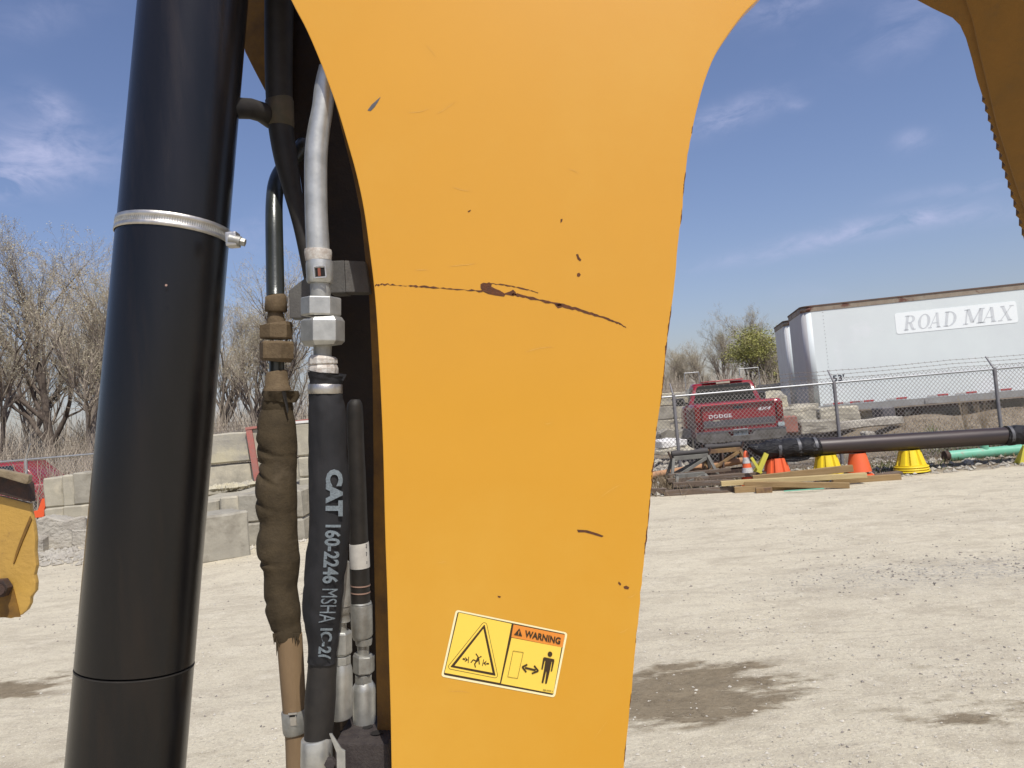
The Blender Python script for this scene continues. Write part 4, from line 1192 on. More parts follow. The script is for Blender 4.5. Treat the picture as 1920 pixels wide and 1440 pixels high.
def board(label, p0, p1, D0, D1, wd, th, mat, z0=None, z1=None, point=False, seed=0):
    """board lying between two photo columns; z = height of its underside above ground"""
    a = P(p0, 785 - .0857 * (p0 - 960) + 1.5 * F / D0, D0); b = P(p1, 785 - .0857 * (p1 - 960) + 1.5 * F / D1, D1)
    a.z = H(a.x, a.y) + (z0 or 0) + th / 2; b.z = H(b.x, b.y) + (z1 if z1 is not None else (z0 or 0)) + th / 2
    o = MB()
    d = (b - a); ln = d.length
    hw, hh = wd / 2, th / 2
    n = 8
    vs = []
    rnd = random.Random(seed)
    for k in range(n + 1):
        x = -ln / 2 + ln * k / n
        w_ = hw * (.35 if (point and k == n) else 1)
        jz = rnd.uniform(-.003, .003); jy = rnd.uniform(-.003, .003)
        xx = x + (0 if not (point and k == n) else 0)
        vs += [(xx, -w_ + jy, -hh + jz), (xx, w_ + jy, -hh + jz), (xx, w_ + jy, hh + jz), (xx, -w_ + jy, hh + jz)]
    fs = [(k * 4 + i, k * 4 + (i + 1) % 4, (k + 1) * 4 + (i + 1) % 4, (k + 1) * 4 + i) for k in range(n) for i in range(4)]
    fs += [(3, 2, 1, 0), tuple(n * 4 + i for i in range(4))]
    o.add(vs, fs)
    ob = o.build('timber', M[mat], None, local=True, bevel=.004, seg=1)
    ob.location = (a + b) / 2
    ob.rotation_euler = (0, -math.asin(max(-1, min(1, d.z / ln))), math.atan2(d.y, d.x))
    return tag(ob, label, 'timber')
board('weathered grey timber nearest the camera with a pointed right end', 1246, 1378, 13.75, 13.55, .14, .10, 'wood_gr', 0, point=True, seed=1)
board('short grey timber lying on top of the pointed one', 1262, 1377, 13.95, 13.8, .14, .09, 'wood_gr', .11, seed=2)
board('wide grey plank behind the short grey timber', 1252, 1442, 14.35, 14.2, .24, .07, 'wood_gr', .14, .15, seed=3)
board('thin brown board laid below the trestles', 1254, 1372, 14.55, 14.4, .10, .06, 'wood_gr', .20, .24, seed=4)
board('dark timber end poking out beside the arm edge', 1222, 1250, 14.0, 13.9, .12, .10, 'wood_gr', 0.02, seed=5)
board('tan board at the back of the lumber pile, under the orange cone', 1412, 1600, 13.9, 13.6, .09, .12, 'wood_new', .10, .18, seed=6)
board('long pale-topped timber lying uppermost across the pile', 1352, 1624, 13.55, 13.2, .14, .085, 'wood_lt', .12, .10, seed=7)
board('tan timber reaching farthest right from the pile, grey end', 1560, 1687, 13.5, 13.35, .12, .10, 'wood_new', .0, .0, seed=8)
board('tan timber slanting towards the camera under the pale-topped one', 1396, 1592, 13.45, 12.8, .10, .09, 'wood_new', .09, .0, seed=9)
board('tan timber stub under the slanting timber', 1376, 1470, 13.4, 13.3, .12, .10, 'wood_new', 0, 0, seed=10)
board('short brown block of timber on the gravel at the pile front', 1416, 1446, 13.15, 13.1, .16, .085, 'horse_rs', 0, seed=11)
board('lower tan timber showing under the slanting one', 1455, 1540, 13.35, 13.1, .10, .075, 'wood_new', 0, seed=12)
board('grey weathered scrap of plywood beside the yellow cone stack', 1640, 1688, 14.0, 13.9, .35, .03, 'wood_gr', .01, .05, seed=13)
a = onZ(1470, 923); b = onZ(1545, 918)
m = MB(); m.bar((a.x, a.y, .02), (b.x, b.y, .02), .03, .015); tag(m.build('green_strap', M['pipe_green']), 'thin green strip lying in front of the timbers', 'strap')

# traffic cone
def place(px, D): 
    p = P(px, 785 - .0857 * (px - 960) + 1.5 * F / D, D); return Vector((p.x, p.y, H(p.x, p.y)))
c = place(1403, 14.25)
rt = empty('traffic_cone', c, 'slim orange traffic cone with two white bands beside the rusty trestle', 'traffic cone')
hh = .62
def cr(z): return .135 - .10 * z / hh
m = MB(); m.box((0, 0, .015), (.36, .36, .03)); m.build('base', M['pl_orange'], rt, local=True, bevel=.006)
m = MB(); m.tube([(0, 0, z) for z in (.03, .2, .4, hh - .03, hh)], [cr(.03), cr(.2), cr(.4), cr(hh - .03), .015], 24); m.build('cone', M['pl_orange'], rt, local=True)
for z0, z1 in ((.20, .31), (.39, .50)):
    m = MB(); m.tube([(0, 0, z0), (0, 0, z1)], [cr(z0) + .003, cr(z1) + .003], 24, caps=False); m.build('white_band', M['pl_white'], rt, local=True)

def fluted(label, px, D, h, r0, r1, mat, rings=3, nf=8, name='pipe_stand', dx=0.):
    c = place(px, D)
    rt = empty(name, c, label, 'pipe stand', 'fluted plastic stands under the dark steel pipe')
    m = MB()
    vs = []; nz_ = 10; ns = nf * 8
    for k in range(nz_ + 1):
        z = .09 + (h - .09) * k / nz_
        r = r0 * .90 + (r1 - r0 * .90) * k / nz_
        for i in range(ns):
            a = 2 * math.pi * i / ns
            ph = (i % 8) / 8
            f = 1.0 if (ph < .55 or nf == 40) else .84
            vs.append((math.cos(a + dx) * r * f, math.sin(a + dx) * r * f, z))
    fs = [(k * ns + i, k * ns + (i + 1) % ns, (k + 1) * ns + (i + 1) % ns, (k + 1) * ns + i) for k in range(nz_) for i in range(ns)]
    fs += [tuple(nz_ * ns + i for i in range(ns))]
    m.add(vs, fs)
    m.build('fluted_cone', M[mat], rt, local=True)
    for j in range(rings):
        z = .008 + j * .042
        rr = r0 * (1.03 - .02 * j)
        m = MB(); m.tube([(0, 0, z), (0, 0, z + .017), (0, 0, z + .021)], [rr, rr * 1.0, rr * .97], 40); 
        m.tube([(0, 0, z + .021), (0, 0, z + .043)], [rr * .90, rr * .90], 32)
        m.build('base_ring', M[mat], rt, local=True)
    return rt
PY = 14.15
def pipe_c(px, py): return P(px, py, PY)
pa, pb = pipe_c(1531, 838), pipe_c(1884, 817)
pdir = (pb - pa).normalized(); prad = .158
def pz(px):
    t = (P(px, 785 - .0857 * (px - 960), PY).x - pa.x) / (pb.x - pa.x)
    return pa.z + (pb.z - pa.z) * t
for px, mat, lab, ri, rr in ((1458, 'pl_orange', 'reddish orange fluted stand under the plastic-wrapped pipe end', 1, .29), (1552, 'pl_yellow', 'yellow fluted stand behind the lumber pile', 1, .30),
                         (1611, 'pl_orange', 'plain bright orange stand between the two yellow ones', 1, .24), (1708, 'pl_yellow', 'yellow stand on a stack of three base rings', 3, .30)):
    g = place(px, PY)
    fluted(lab, px, PY, pz(px) - prad - g.z - .0 - (0 if True else 0), rr, rr * .60, mat, ri, 8 if mat == 'pl_yellow' or px < 1500 else 40, dx=.35 if px != 1611 else 0)
print('pipe', pa, pb)
rt = empty('steel_pipe', pa, 'long dark steel pipe with black plastic-wrapped ends resting on plastic stands', 'pipe')
m = MB(); m.tube([pa - pdir * .3, pa, pb, pb + pdir * .3], prad, 40); m.build('pipe_body', M['pipe'], rt)
def wrap(name, s0, s1, seed):
    m = MB(); pts = []; rad = []
    n = 46
    for k in range(n + 1):
        s = s0 + (s1 - s0) * k / n
        pts.append(pa + pdir * s + Vector((0, 0, -.01 * math.sin(k * .5))))
        e = min(k, n - k) / n
        rad.append(prad * (1.08 if e > .05 else 1.04))
    def rf(t, a, p):
        q = Vector((t * 9 + a * .9, math.cos(a) * 2.2, math.sin(a) * 2.2 + seed))
        return 1 + .08 * (1 - 2 * abs(mnoise.noise(q))) * .5 + .07 * (.5 - abs(mnoise.noise(q * 2.3))) + .05 * mnoise.noise(q * 5)
    m.tube(pts, rad, 40, False, True, 0, rf)
    o = m.build(name, M['pl_black'], rt)
    return o
Lp = (pb - pa).length
w1 = wrap('plastic_wrap', -.98, .04, 3); w2 = wrap('plastic_wrap', Lp - .02, Lp + 1.2, 8)
for w_, s in ((w1, -.72), (w1, -.36), (w1, -.05), (w2, Lp + .06)):
    m = MB(); q = pa + pdir * s; m.tube([q - pdir * .028, q + pdir * .028], prad * 1.14, 32, caps=False); m.build('tape_band', M['tape'], w_)
m = MB(); q = pa - pdir * .98
m.tube([q + pdir * .02, q - pdir * .12 + Vector((0, 0, .03)), q - pdir * .26 + Vector((0, 0, .09))], [prad * 1.05, .09, .03], 20, rfun=lambda t, a, p: 1 + .3 * mnoise.noise(Vector((a * 1.5, t * 3, 2)))); m.build('loose_end', M['pl_black'], w1)
m = MB(); q = pa + pdir * -.5
m.slab([q + Vector((-.32, -.10, -.13)), q + Vector((.30, -.10, -.16)), q + Vector((.42, -.1, -.10)), q + Vector((.28, -.10, -.225)), q + Vector((.05, -.1, -.25)), q + Vector((-.20, -.1, -.23))], (0, .03, 0)); m.build('hanging_flap', M['pl_black'], w1, bevel=.006)
# leaning yellow legs
for (x0_, y0_, x1_, y1_, D, lab) in ((1437, 850, 1422, 886, 13.95, 'faded yellow slanted leg leaning beside the orange stand'), (1923, 836, 1912, 886, 13.9, 'faded yellow slanted leg at the right picture edge')):
    a = P(x0_, y0_, D); b = P(x1_, y1_, D)
    m = MB(); m.bar(b, a, .085, .04, up=(0, 1, 0)); m.bar(b + Vector((.02, .25, 0)), a + Vector((.02, .05, 0)), .07, .03, up=(0, 1, 0))
    if x0_ < 1500: m.bar(b + Vector((.05, 0, -.02)), b + Vector((-.10, 0, .28)), .05, .03, up=(0, 1, 0))
    tag(m.build('yellow_leg', M['pl_yellow_old'], bevel=.004), lab, 'support leg')
# mint green pipe on the ground
a = P(1777, 870, 14.9); b = P(1918, 862, 14.9)
z = H(a.x, a.y) + .095
rt = empty('green_pipe', (a.x, a.y, z), 'mint green pipe lying on the ground under the dark pipe', 'pipe')
m = MB(); m.tube([(a.x, a.y, z), (b.x + .6, b.y, z + .01)], .10, 28); m.build('pipe_body', M['pipe_green'], rt)
m = MB(); m.tube([(a.x - .05, a.y, z), (a.x + .03, a.y, z)], .106, 28); m.build('rusty_end', M['rust_dark'], rt)
m = MB(); q = P(1848, 857, 14.9); m.tube([(q.x, q.y, z), (q.x, q.y, z + .17)], .075, 16); m.build('branch_stub', M['pipe_green'], rt)

# ------------------------------------------------------------------ FOREGROUND: loader arm, cylinder, hoses
AY = 1.12
AN = Vector((0, -1, 0))
def smooth_line(pts, n=6):
    out = []
    for i in range(len(pts) - 1):
        p0 = pts[max(i - 1, 0)]; p1 = pts[i]; p2 = pts[i + 1]; p3 = pts[min(i + 2, len(pts) - 1)]
        for k in range(n):
            t = k / n
            out.append(tuple(.5 * (2 * p1[j] + (p2[j] - p0[j]) * t + (2 * p0[j] - 5 * p1[j] + 4 * p2[j] - p3[j]) * t * t + (3 * p1[j] - p0[j] - 3 * p2[j] + p3[j]) * t ** 3) for j in range(len(p1))))
    out.append(tuple(pts[-1])); return out
LEFT = [(250, -1000), (300, -760), (360, -500), (440, -230), (500, -100), (546, 0), (575, 56), (603, 122), (630, 196), (650, 262), (668, 326), (682, 392), (693, 470), (702, 545), (708, 625), (713, 720), (718, 840), (722, 1000), (726, 1120), (729, 1230), (732, 1330), (734, 1440), (737, 1560), (740, 1700)]  # unseen outline above the frame extended to cast shade on the upper web
RIGHT = [(1154, 1700), (1162, 1560), (1170, 1440), (1177, 1370), (1185, 1290), (1192, 1210), (1200, 1130), (1207, 1060), (1216, 980), (1225, 880), (1232, 800), (1243, 730), (1250, 650), (1258, 590), (1265, 530), (1271, 460), (1279, 400), (1284, 340), (1290, 290), (1299, 240), (1308, 200), (1322, 150), (1340, 105), (1365, 65), (1395, 25), (1420, 0), (1470, -50), (1540, -90), (1640, -120), (1800, -150), (1960, -200), (1960, -1000), (250, -1000)]
outl = smooth_line(LEFT, 5) + smooth_line(RIGHT[:-2], 4) + RIGHT[-2:]
# tiny unevenness of the worn right edge
arm = empty('loader_arm', onY(950, 900, AY), 'big glossy yellow machine arm plate filling the middle of the picture', 'machine arm')
poly = []
for i, (x, y) in enumerate(outl):
    if x > 1100 and 250 < y < 1500: x += 1.6 * mnoise.noise(Vector((y * .05, 1, 2))) + .8 * mnoise.noise(Vector((y * .21, 4, 2)))
    poly.append(onY(x, y, AY))
m = MB(); m.slab(poly, (0, .022, 0)); m.build('side_plate', M['yellow'], arm, bevel=.0016, seg=2)
# inner web seen as a dark strip beside the plate, and deeper black web
def platepoly(pts, Y, th=.012):
    m = MB(); m.slab([onY(x, y, Y) for x, y in pts], (0, th, 0)); return m
platepoly([(662, 330), (676, 400), (692, 560), (698, 700), (700, 860), (700, 1000), (703, 1150), (706, 1300), (709, 1440), (713, 1600), (800, 1600), (800, -300), (560, -300), (590, 60), (630, 200)], 1.235).build('inner_plate', M['yellow_dirt_shade'], arm, bevel=.002)
platepoly([(440, -300), (446, -20), (460, 98), (476, 128), (497, 166), (540, 240), (562, 330), (575, 420), (580, 520), (598, 620), (604, 900), (606, 1200), (608, 1600), (800, 1600), (800, -300)], 1.40).build('back_web', M['dark_in'], arm, bevel=.002)
platepoly([(430, -300), (440, -20), (459, 96), (476, 130), (496, 168), (530, 200), (545, -20), (530, -300)], 1.385).build('upper_web', M['yellow_dirt_shade'], arm, bevel=.002)
# top cover joining plate and web above the frame
a = onY(470, -330, AY); 
# grey bracket behind the silver line
m = MB(); m.slab([onY(618, 489, 1.195), onY(645, 488, 1.19), onY(648, 548, 1.19), (onY(618, 549, 1.195))], (0, .04, 0)); m.slab([onY(646, 488, 1.19), onY(684, 490, 1.215), onY(693, 548, 1.215), onY(649, 548, 1.19)], (0, .03, 0))
tag(m.build('bracket', M['bracket'], arm, bevel=.0015))
m = MB(); m.slab([onY(541, 545, 1.25), (onY(552, 536, 1.25)), onY(572, 521, 1.25), onY(600, 505, 1.25), onY(600, 596, 1.25), onY(543, 596, 1.25)], (0, .03, 0)); m.build('bracket', M['bracket'], arm, bevel=.002)

# rust scratches and chips on the plate (thin paint-loss patches)
def patch(m, pts, off=.0004, Y=AY):
    n = len(pts)
    m.add([onY(x, y, Y - off) for x, y in pts], [tuple(range(n))])
def jag_strip(m, line, seed=1, j=.35):
    rnd = random.Random(seed)
    up, dn = [], []
    L_ = []
    for i in range(len(line) - 1):
        for k in range(8):
            t = k / 8
            L_.append([line[i][q] * (1 - t) + line[i + 1][q] * t for q in range(3)])
    L_.append(list(line[-1]))
    for (x, y, w_) in L_:
        up.append((x, y - w_ * (.5 + rnd.uniform(-j, j)))); dn.append((x, y + w_ * (.5 + rnd.uniform(-j, j))))
    n = len(up)
    m.add([onY(x, y, AY - .0004) for x, y in up] + [onY(x, y, AY - .0004) for x, y in dn], [(i, i + 1, n + i + 1, n + i) for i in range(n - 1)])
m = MB()
jag_strip(m, [(703, 535, 2.6), (722, 533, 2.2), (760, 536, 2.0), (800, 538, 2.2), (850, 542, 1.6), (905, 546, 2.2)], 1, .8)
m.build('scratch', M['rust'], arm, fix=False)
m = MB()
jag_strip(m, [(960, 551, 5), (1000, 560, 4), (1045, 570, 5), (1090, 582, 4.2), (1130, 595, 3.4), (1160, 606, 3), (1174, 614, 1.5)], 2)
jag_strip(m, [(918, 531, 1.5), (950, 535, 1.8), (985, 542, 1.6), (1009, 549, 1)], 3, .6)
patch(m, [(901, 540), (901, 533), (906, 530), (913, 531), (917, 529), (922, 533), (921, 537), (928, 541), (938, 545), (946, 550), (957, 546), (962, 543), (967, 548), (968, 553), (962, 555), (948, 552), (945, 556), (930, 554), (915, 551), (905, 546)])
m.build('gouge', M['rust'], arm, fix=False)
for k, pts in enumerate([[(689, 207), (697, 196), (714, 181), (708, 192), (702, 201), (695, 208)], [(1080, 477), (1084, 476), (1086, 482), (1090, 487), (1088, 490), (1083, 486)], [(1082, 513), (1086, 511), (1089, 515), (1086, 519), (1082, 518)],
                         [(1082, 993), (1100, 994), (1120, 1000), (1132, 1005), (1128, 1007), (1108, 1001), (1096, 998), (1084, 998)], [(1169, 1100), (1174, 1098), (1180, 1101), (1178, 1105), (1171, 1104)], [(1051, 411), (1055, 410), (1054, 415), (1051, 418)],
                         [(1040, 571), (1052, 570), (1054, 576), (1046, 578)], [(877, 396), (883, 393), (882, 396), (878, 398)], [(933, 1117), (939, 1118), (938, 1121), (934, 1120)], [(1160, 1090), (1165, 1095), (1163, 1098), (1159, 1094)]]):
    m = MB(); patch(m, pts); m.build('chip', M['tape'] if k == 0 else M['rust'], arm, fix=False)
# fine pale scuffs in the paint
scuff = pmat('scuffed_yellow_paint', (.70, .40, .08), (.62, .32, .04), 300, .7)
rnd = random.Random(31)
for k in range(16):
    x = rnd.uniform(760, 1180); y = rnd.uniform(60, 1400); a = rnd.uniform(-.9, .9); ln = rnd.uniform(10, 55)
    m = MB(); pts = []
    for j in range(7):
        t = j / 6
        pts.append((x + ln * t * math.cos(a), y + ln * t * math.sin(a) + 3 * math.sin(t * 3 + k)))
    w_ = [.15, .5, .7, .6, .7, .4, .1]
    m.add([onY(px, py - w_[j], AY - .0003) for j, (px, py) in enumerate(pts)] + [onY(px, py + w_[j], AY - .0003) for j, (px, py) in enumerate(pts)], [(j, j + 1, 8 + j, 7 + j) for j in range(6)])
    m.build('scuff', scuff, arm, fix=False)
# paint loss along the right edge
edge_x = lambda y: np.interp(y, [q[1] for q in RIGHT[:26]][::-1], [q[0] for q in RIGHT[:26]][::-1])
rnd = random.Random(12)
for (y0_, y1_, wmax) in [(235, 250, 3), (322, 368, 3), (388, 420, 2), (570, 640, 4), (640, 668, 6), (668, 760, 3), (800, 808, 3), (866, 905, 5), (905, 985, 2.6), (985, 1040, 4.6), (1180, 1206, 2), (1300, 1330, 2), (1385, 1430, 3)]:
    up = []; n = max(6, int((y1_ - y0_) / 3))
    for k in range(n + 1):
        y = y0_ + (y1_ - y0_) * k / n
        e = .6 * math.sin(math.pi * k / n) ** .5 * wmax * rnd.uniform(.25, 1)
        up.append((edge_x(y) - .4 - e, edge_x(y) - .2 + 1.6 * mnoise.noise(Vector((y * .05, 1, 2))), y))
    m = MB(); m.add([onY(a_, y, AY - .0004) for a_, b_, y in up] + [onY(b_, y, AY - .0003) for a_, b_, y in up], [(i, i + 1, n + 1 + i + 1, n + 1 + i) for i in range(n)])
    m.build('worn_edge', M['rust'], arm, fix=False)

# warning decal, drawn in the pixels of a 6.4x crop (origin 800, 1120)
dec = MB()
def K(u, v, off=.0006): return onY(800 + u / 6.4, 1120 + v / 6.4, AY - off)
def kpoly(pts, mat, name, parent, off, th=None):
    m = MB(); m.add([K(u, v, off) for u, v in pts], [tuple(range(len(pts)))]); return m.build(name, M[mat], parent, fix=False)
# affine frame of the decal: origin top-left corner, unit vectors
O_ = Vector((352, 148)); UX = Vector((1692, 425)) - O_; UY = Vector((172, 950)) - O_
def rr_dec(u0, v0, u1, v1, r=18):
    pts = []
    lu, lv = UX.length, UY.length
    for cu, cv, a0 in ((u1, v0, -90), (u1, v1, 0), (u0, v1, 90), (u0, v0, 180)):
        for k in range(5):
            a = R(a0 + 22.5 * k)
            su = (cu - (r / lu if cu == u1 else -r / lu)) + math.cos(a) * r / lu
            sv = (cv - (r / lv if cv == v1 else -r / lv)) + math.sin(a) * r / lv
            q = O_ + UX * su + UY * sv + Vector((26, -24)) * (su * sv); pts.append((q.x, q.y))
    return pts
ds = kpoly(rr_dec(0, 0, 1, 1, 34), 'cream', 'warning_decal', arm, .0005)
def dk(pts, mat, name, off): return kpoly(pts, mat, name, ds, off)
dk(rr_dec(.018, .025, .982, .968, 20), 'decal_k', 'black_border', .0007)
dk([(385, 182), (1020, 318), (878, 1028), (215, 905)], 'decal_y', 'left_panel', .0009)
dk([(1018, 485), (1618, 600), (1520, 1155), (893, 1035)], 'decal_y', 'right_panel', .0009)
dk([(1043, 325), (1660, 450), (1630, 602), (1016, 478)], 'decal_o', 'orange_header', .00095)
def grow_tri(T_, r, n=6):
    out = []
    c = sum((Vector(t) for t in T_), Vector((0, 0))) / 3
    for i in range(3):
        p0, p1, p2 = Vector(T_[i - 1]), Vector(T_[i]), Vector(T_[(i + 1) % 3])
        d0 = (p1 - p0).normalized(); d1 = (p2 - p1).normalized()
        n0 = Vector((d0.y, -d0.x)); n1 = Vector((d1.y, -d1.x))
        if n0.dot(p1 - c) < 0: n0 = -n0
        if n1.dot(p1 - c) < 0: n1 = -n1
        a0 = math.atan2(n0.y, n0.x); a1 = math.atan2(n1.y, n1.x)
        while a1 - a0 > math.pi: a1 -= 2 * math.pi
        while a1 - a0 < -math.pi: a1 += 2 * math.pi
        for k in range(n + 1):
            a = a0 + (a1 - a0) * k / n
            out.append((p1.x + math.cos(a) * r, p1.y + math.sin(a) * r))
    return out
tri = [(692, 335), (820, 935), (293, 832)]
dk(grow_tri(tri, 34), 'decal_k', 'triangle_outline', .0011)
dk(grow_tri(tri, 28), 'decal_y', 'triangle_rim', .0012)
dk(grow_tri(tri, 6), 'decal_k', 'triangle_band', .0013)
dk([(680, 378), (790, 905), (335, 820)], 'decal_y', 'triangle_field', .0014)
m = MB()
def seg(x0_, y0_, x1_, y1_, w_, off=.0016, mm_=None):
    d = Vector((x1_ - x0_, y1_ - y0_)).normalized(); n_ = Vector((-d.y, d.x)) * w_ / 2
    (mm_ or m).add([K(x0_ + n_.x, y0_ + n_.y, off), K(x1_ + n_.x, y1_ + n_.y, off), K(x1_ - n_.x, y1_ - n_.y, off), K(x0_ - n_.x, y0_ - n_.y, off)], [(0, 1, 2, 3)])
def disc(cx, cy, r, off=.0016, mm_=None, ry=None):
    (mm_ or m).add([K(cx + math.cos(a) * r, cy + math.sin(a) * (ry or r), off) for a in [i * 6.2832 / 20 for i in range(20)]], [tuple(range(20))])
# crush pictogram
for s in ((505, 712, 498, 790, 9), (685, 745, 668, 824, 9), (432, 738, 462, 745, 22), (715, 797, 748, 797, 20)): seg(*s)
m.add([K(458, 712, .0016), K(498, 752, .0016), K(455, 778, .0016), K(470, 745, .0016)], [(0, 1, 2, 3)])
m.add([K(722, 757, .0016), K(678, 790, .0016), K(712, 822, .0016), K(706, 790, .0016)], [(0, 1, 2, 3)])
for s in ((590, 675, 622, 722, 13), (622, 722, 600, 770, 26), (600, 768, 575, 800, 14), (575, 795, 585, 842, 13), (600, 770, 560, 748, 14), (560, 748, 530, 785, 12), (625, 740, 632, 806, 13), (615, 735, 648, 712, 10)): seg(*s, off=.0017)
disc(650, 712, 9, .0018)
m.build('crush_symbol', M['decal_k'], ds, fix=False)
m = MB()
for s in ((1038, 643, 1160, 662, 5), (1160, 662, 1090, 974, 5), (1090, 974, 973, 955, 5), (973, 955, 1038, 643, 5)): seg(*s)
m.build('wall_symbol', M['decal_k'], ds, fix=False)
m = MB()
seg(1180, 845, 1308, 876, 24)
for s in ((1148, 836, 1208, 806, 20), (1148, 836, 1195, 898, 20), (1340, 884, 1290, 820, 20), (1340, 884, 1262, 914, 20)): seg(*s, off=.0017)
m.build('arrow_symbol', M['decal_k'], ds, fix=False)
m = MB()
disc(1480, 682, 28, .0016, None, 32)
m.add([K(u, v, .0016) for u, v in ((1415, 718), (1508, 738), (1532, 745), (1532, 770), (1505, 890), (1490, 888), (1506, 775), (1500, 770), (1478, 885), (1442, 1035), (1420, 1035), (1438, 900), (1434, 885), (1400, 1030), (1378, 1025), (1410, 860), (1425, 760), (1418, 758), (1392, 868), (1375, 862), (1398, 728))], [tuple(range(21))])
m.build('person_symbol', M['decal_k'], ds, fix=False)
m = MB()
m.add([K(1113, 372, .0016), K(1146, 470, .0016), K(1046, 450, .0016)], [(0, 1, 2)])
m.build('alert_triangle', M['decal_k'], ds, fix=False)
m = MB(); seg(1110, 405, 1103, 438, 9, .0018); disc(1100, 449, 5, .0018); m.build('alert_mark', M['decal_o'], ds, fix=False)
def dec_text(body, o_, ux, uy, mat, off, bold=0.0):
    vs, fs, _ = text_mesh(body, bold=bold, cut=None)
    m = MB(); m.add([K(o_[0] + ux[0] * a + uy[0] * b, o_[1] + ux[1] * a + uy[1] * b, off) for a, b in vs], fs)
    return m.build('lettering', M[mat], ds, fix=False)
dec_text('WARNING', (1172, 475), (428, 92), (12, -82), 'decal_k', .0017, .035)
dec_text('388-0359 3', (1392, 1120), (118, 18), (3, -18), 'decal_k', .0017, .01)

# shaded arm part at the top right, facing down and away from the sun
n1 = Vector((-.42, -.50, -.76)).normalized()
p1 = P(1850, 200, 1.75)
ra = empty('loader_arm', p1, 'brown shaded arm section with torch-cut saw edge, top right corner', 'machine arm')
edge = [(1560, -140), (1640, -50), (1718, 0), (1750, 17), (1786, 34), (1800, 48), (1811, 72), (1822, 110), (1832, 150), (1843, 184)]
saw = []
ys_ = np.linspace(190, 440, 15)
for k, y in enumerate(ys_):
    x = 1843 + (y - 190) * (1917 - 1843) / 248
    saw += [(x + 4.5, y - 6), (x + 3.0, y - 2.5), (x - 3 + .8 * random.random(), y + 1.5 * random.random()), (x + .5, y + 3)]
edge2 = edge + saw + [(1935, 500), (1990, 640), (2100, 640), (2100, -300), (1560, -300)]
m = MB(); m.slab([onplane(x, y, p1, n1) for x, y in edge2], -n1 * .03); m.build('flange_plate', M['yellow_shade'], ra, bevel=.0012, seg=1)
n2 = Vector((-.62, -.42, -.66)).normalized()
inner = [(1700, -300), (1790, -60), (1822, 30), (1835, 90), (1868, 230), (1900, 330), (1935, 430), (1990, 600), (2140, 640), (2140, -300)]
m = MB(); q = [onplane(x, y, p1, n1) for x, y in inner]
m.slab([p_ + n1 * .012 for p_ in q], -n1 * .014); m.build('inner_plate', M['yellow_shade'], ra, bevel=.006, seg=3)
# worn yellow arm tip at the left edge
YL = 2.35
la_ = empty('bucket_edge', P(20, 1000, YL), 'worn yellow bucket corner with rusty bolt at the left picture edge', 'bucket')
pl = [(-200, 905), (-60, 925), (0, 930), (55, 944), (58, 962), (63, 985), (66, 1010), (65, 1035), (68, 1060), (66, 1068), (64, 1078), (67, 1092), (66, 1108), (57, 1120), (56, 1132), (50, 1144), (38, 1154), (20, 1160), (0, 1157), (-60, 1160), (-200, 1165)]
m = MB(); m.slab([onY(x, y, YL) for x, y in pl], (0, .018, 0)); m.build('cheek_plate', M['yellow_left'] if 'yellow_left' in M else pmat('worn_ochre_paint', (.50, .30, .06), (.42, .25, .055), 6, .5, 0, .3, 60, c3=(.20, .11, .05), c3scale=14, c3lo=.60, c3hi=.66), la_, bevel=.006)
m = MB(); m.slab([onY(x, y, YL - .02) for x, y in [(-200, 880), (0, 887), (44, 897), (52, 908), (55, 942), (0, 928), (-200, 905)]], (0, .035, 0)); m.build('rusty_band', M['rust_dark'], la_, bevel=.008)
m = MB(); m.slab([onY(x, y, YL - .05) for x, y in [(-200, 862), (0, 880), (54, 891), (53, 902), (48, 908), (0, 894), (-200, 876)]], (0, .02, 0)); m.build('worn_lip', pmat('worn_lip_steel', (.30, .24, .15), (.20, .15, .09), 20, .7, .1, .4, 60), la_, bevel=.004)
m = MB(); m.slab([onY(x, y, YL - .003) for x, y in [(-200, 1095), (-30, 1098), (25, 1104), (38, 1157), (-200, 1162)]], (0, .003, 0)); m.build('grimy_patch', M['yellow_dirt_shade'], la_)
m = MB(); m.slab([onY(x, y, YL - .004) for x, y in [(56, 968), (59, 974), (55, 984), (50, 996), (43, 1012), (36, 1030), (27, 1054), (24, 1058), (30, 1034), (38, 1012), (46, 992)]], (0, .004, 0)); m.build('dark_gouge', M['yellow_dirt_shade'], la_)
c0 = onY(8, 1100, YL); 
m = MB(); m.tube([c0 + Vector((0, -.002, 0)), c0 + Vector((0, -.03, 0))], .030, 6, smooth=False); m.tube([c0 + Vector((0, -.03, 0)), c0 + Vector((.02, -.055, 0))], .016, 10); m.build('bolt', M['rust_dark'], la_, bevel=.003)

# --- tubes seen nearly upright: stations (y, left x, right x) in photo pixels at lens distance d
def vt(name, st, d, mat, parent, sides=32, smooth=True, rf=None, sub=6, phase=0, bevel=0, caps=True, dd=None):
    L_ = smooth_line([tuple(map(float, s_)) for s_ in st], sub) if sub > 1 and len(st) > 2 else [tuple(map(float, s_)) for s_ in st]
    pts, rad = [], []
    n = len(L_)
    for i, (y, xl, xr) in enumerate(L_):
        di = d if dd is None else d + (dd - d) * i / (n - 1)
        pts.append(P((xl + xr) / 2, y, di)); rad.append((xr - xl) / 2 / F * di)
    m = MB(); m.tube(pts, rad, sides, smooth, caps, phase, rf)
    o = m.build(name, M[mat] if isinstance(mat, str) else mat, parent, bevel=bevel)
    return o
def wr_(amp, fa, fs_, seed, amp2=0.0):
    def f(t, a, p):
        return 1 + amp * mnoise.noise(Vector((math.cos(a) * fa, math.sin(a) * fa, t * fs_ + seed))) + amp2 * mnoise.noise(Vector((math.cos(a) * fa * 2.5, math.sin(a) * fa * 2.5, t * fs_ * 3 + seed)))
    return f
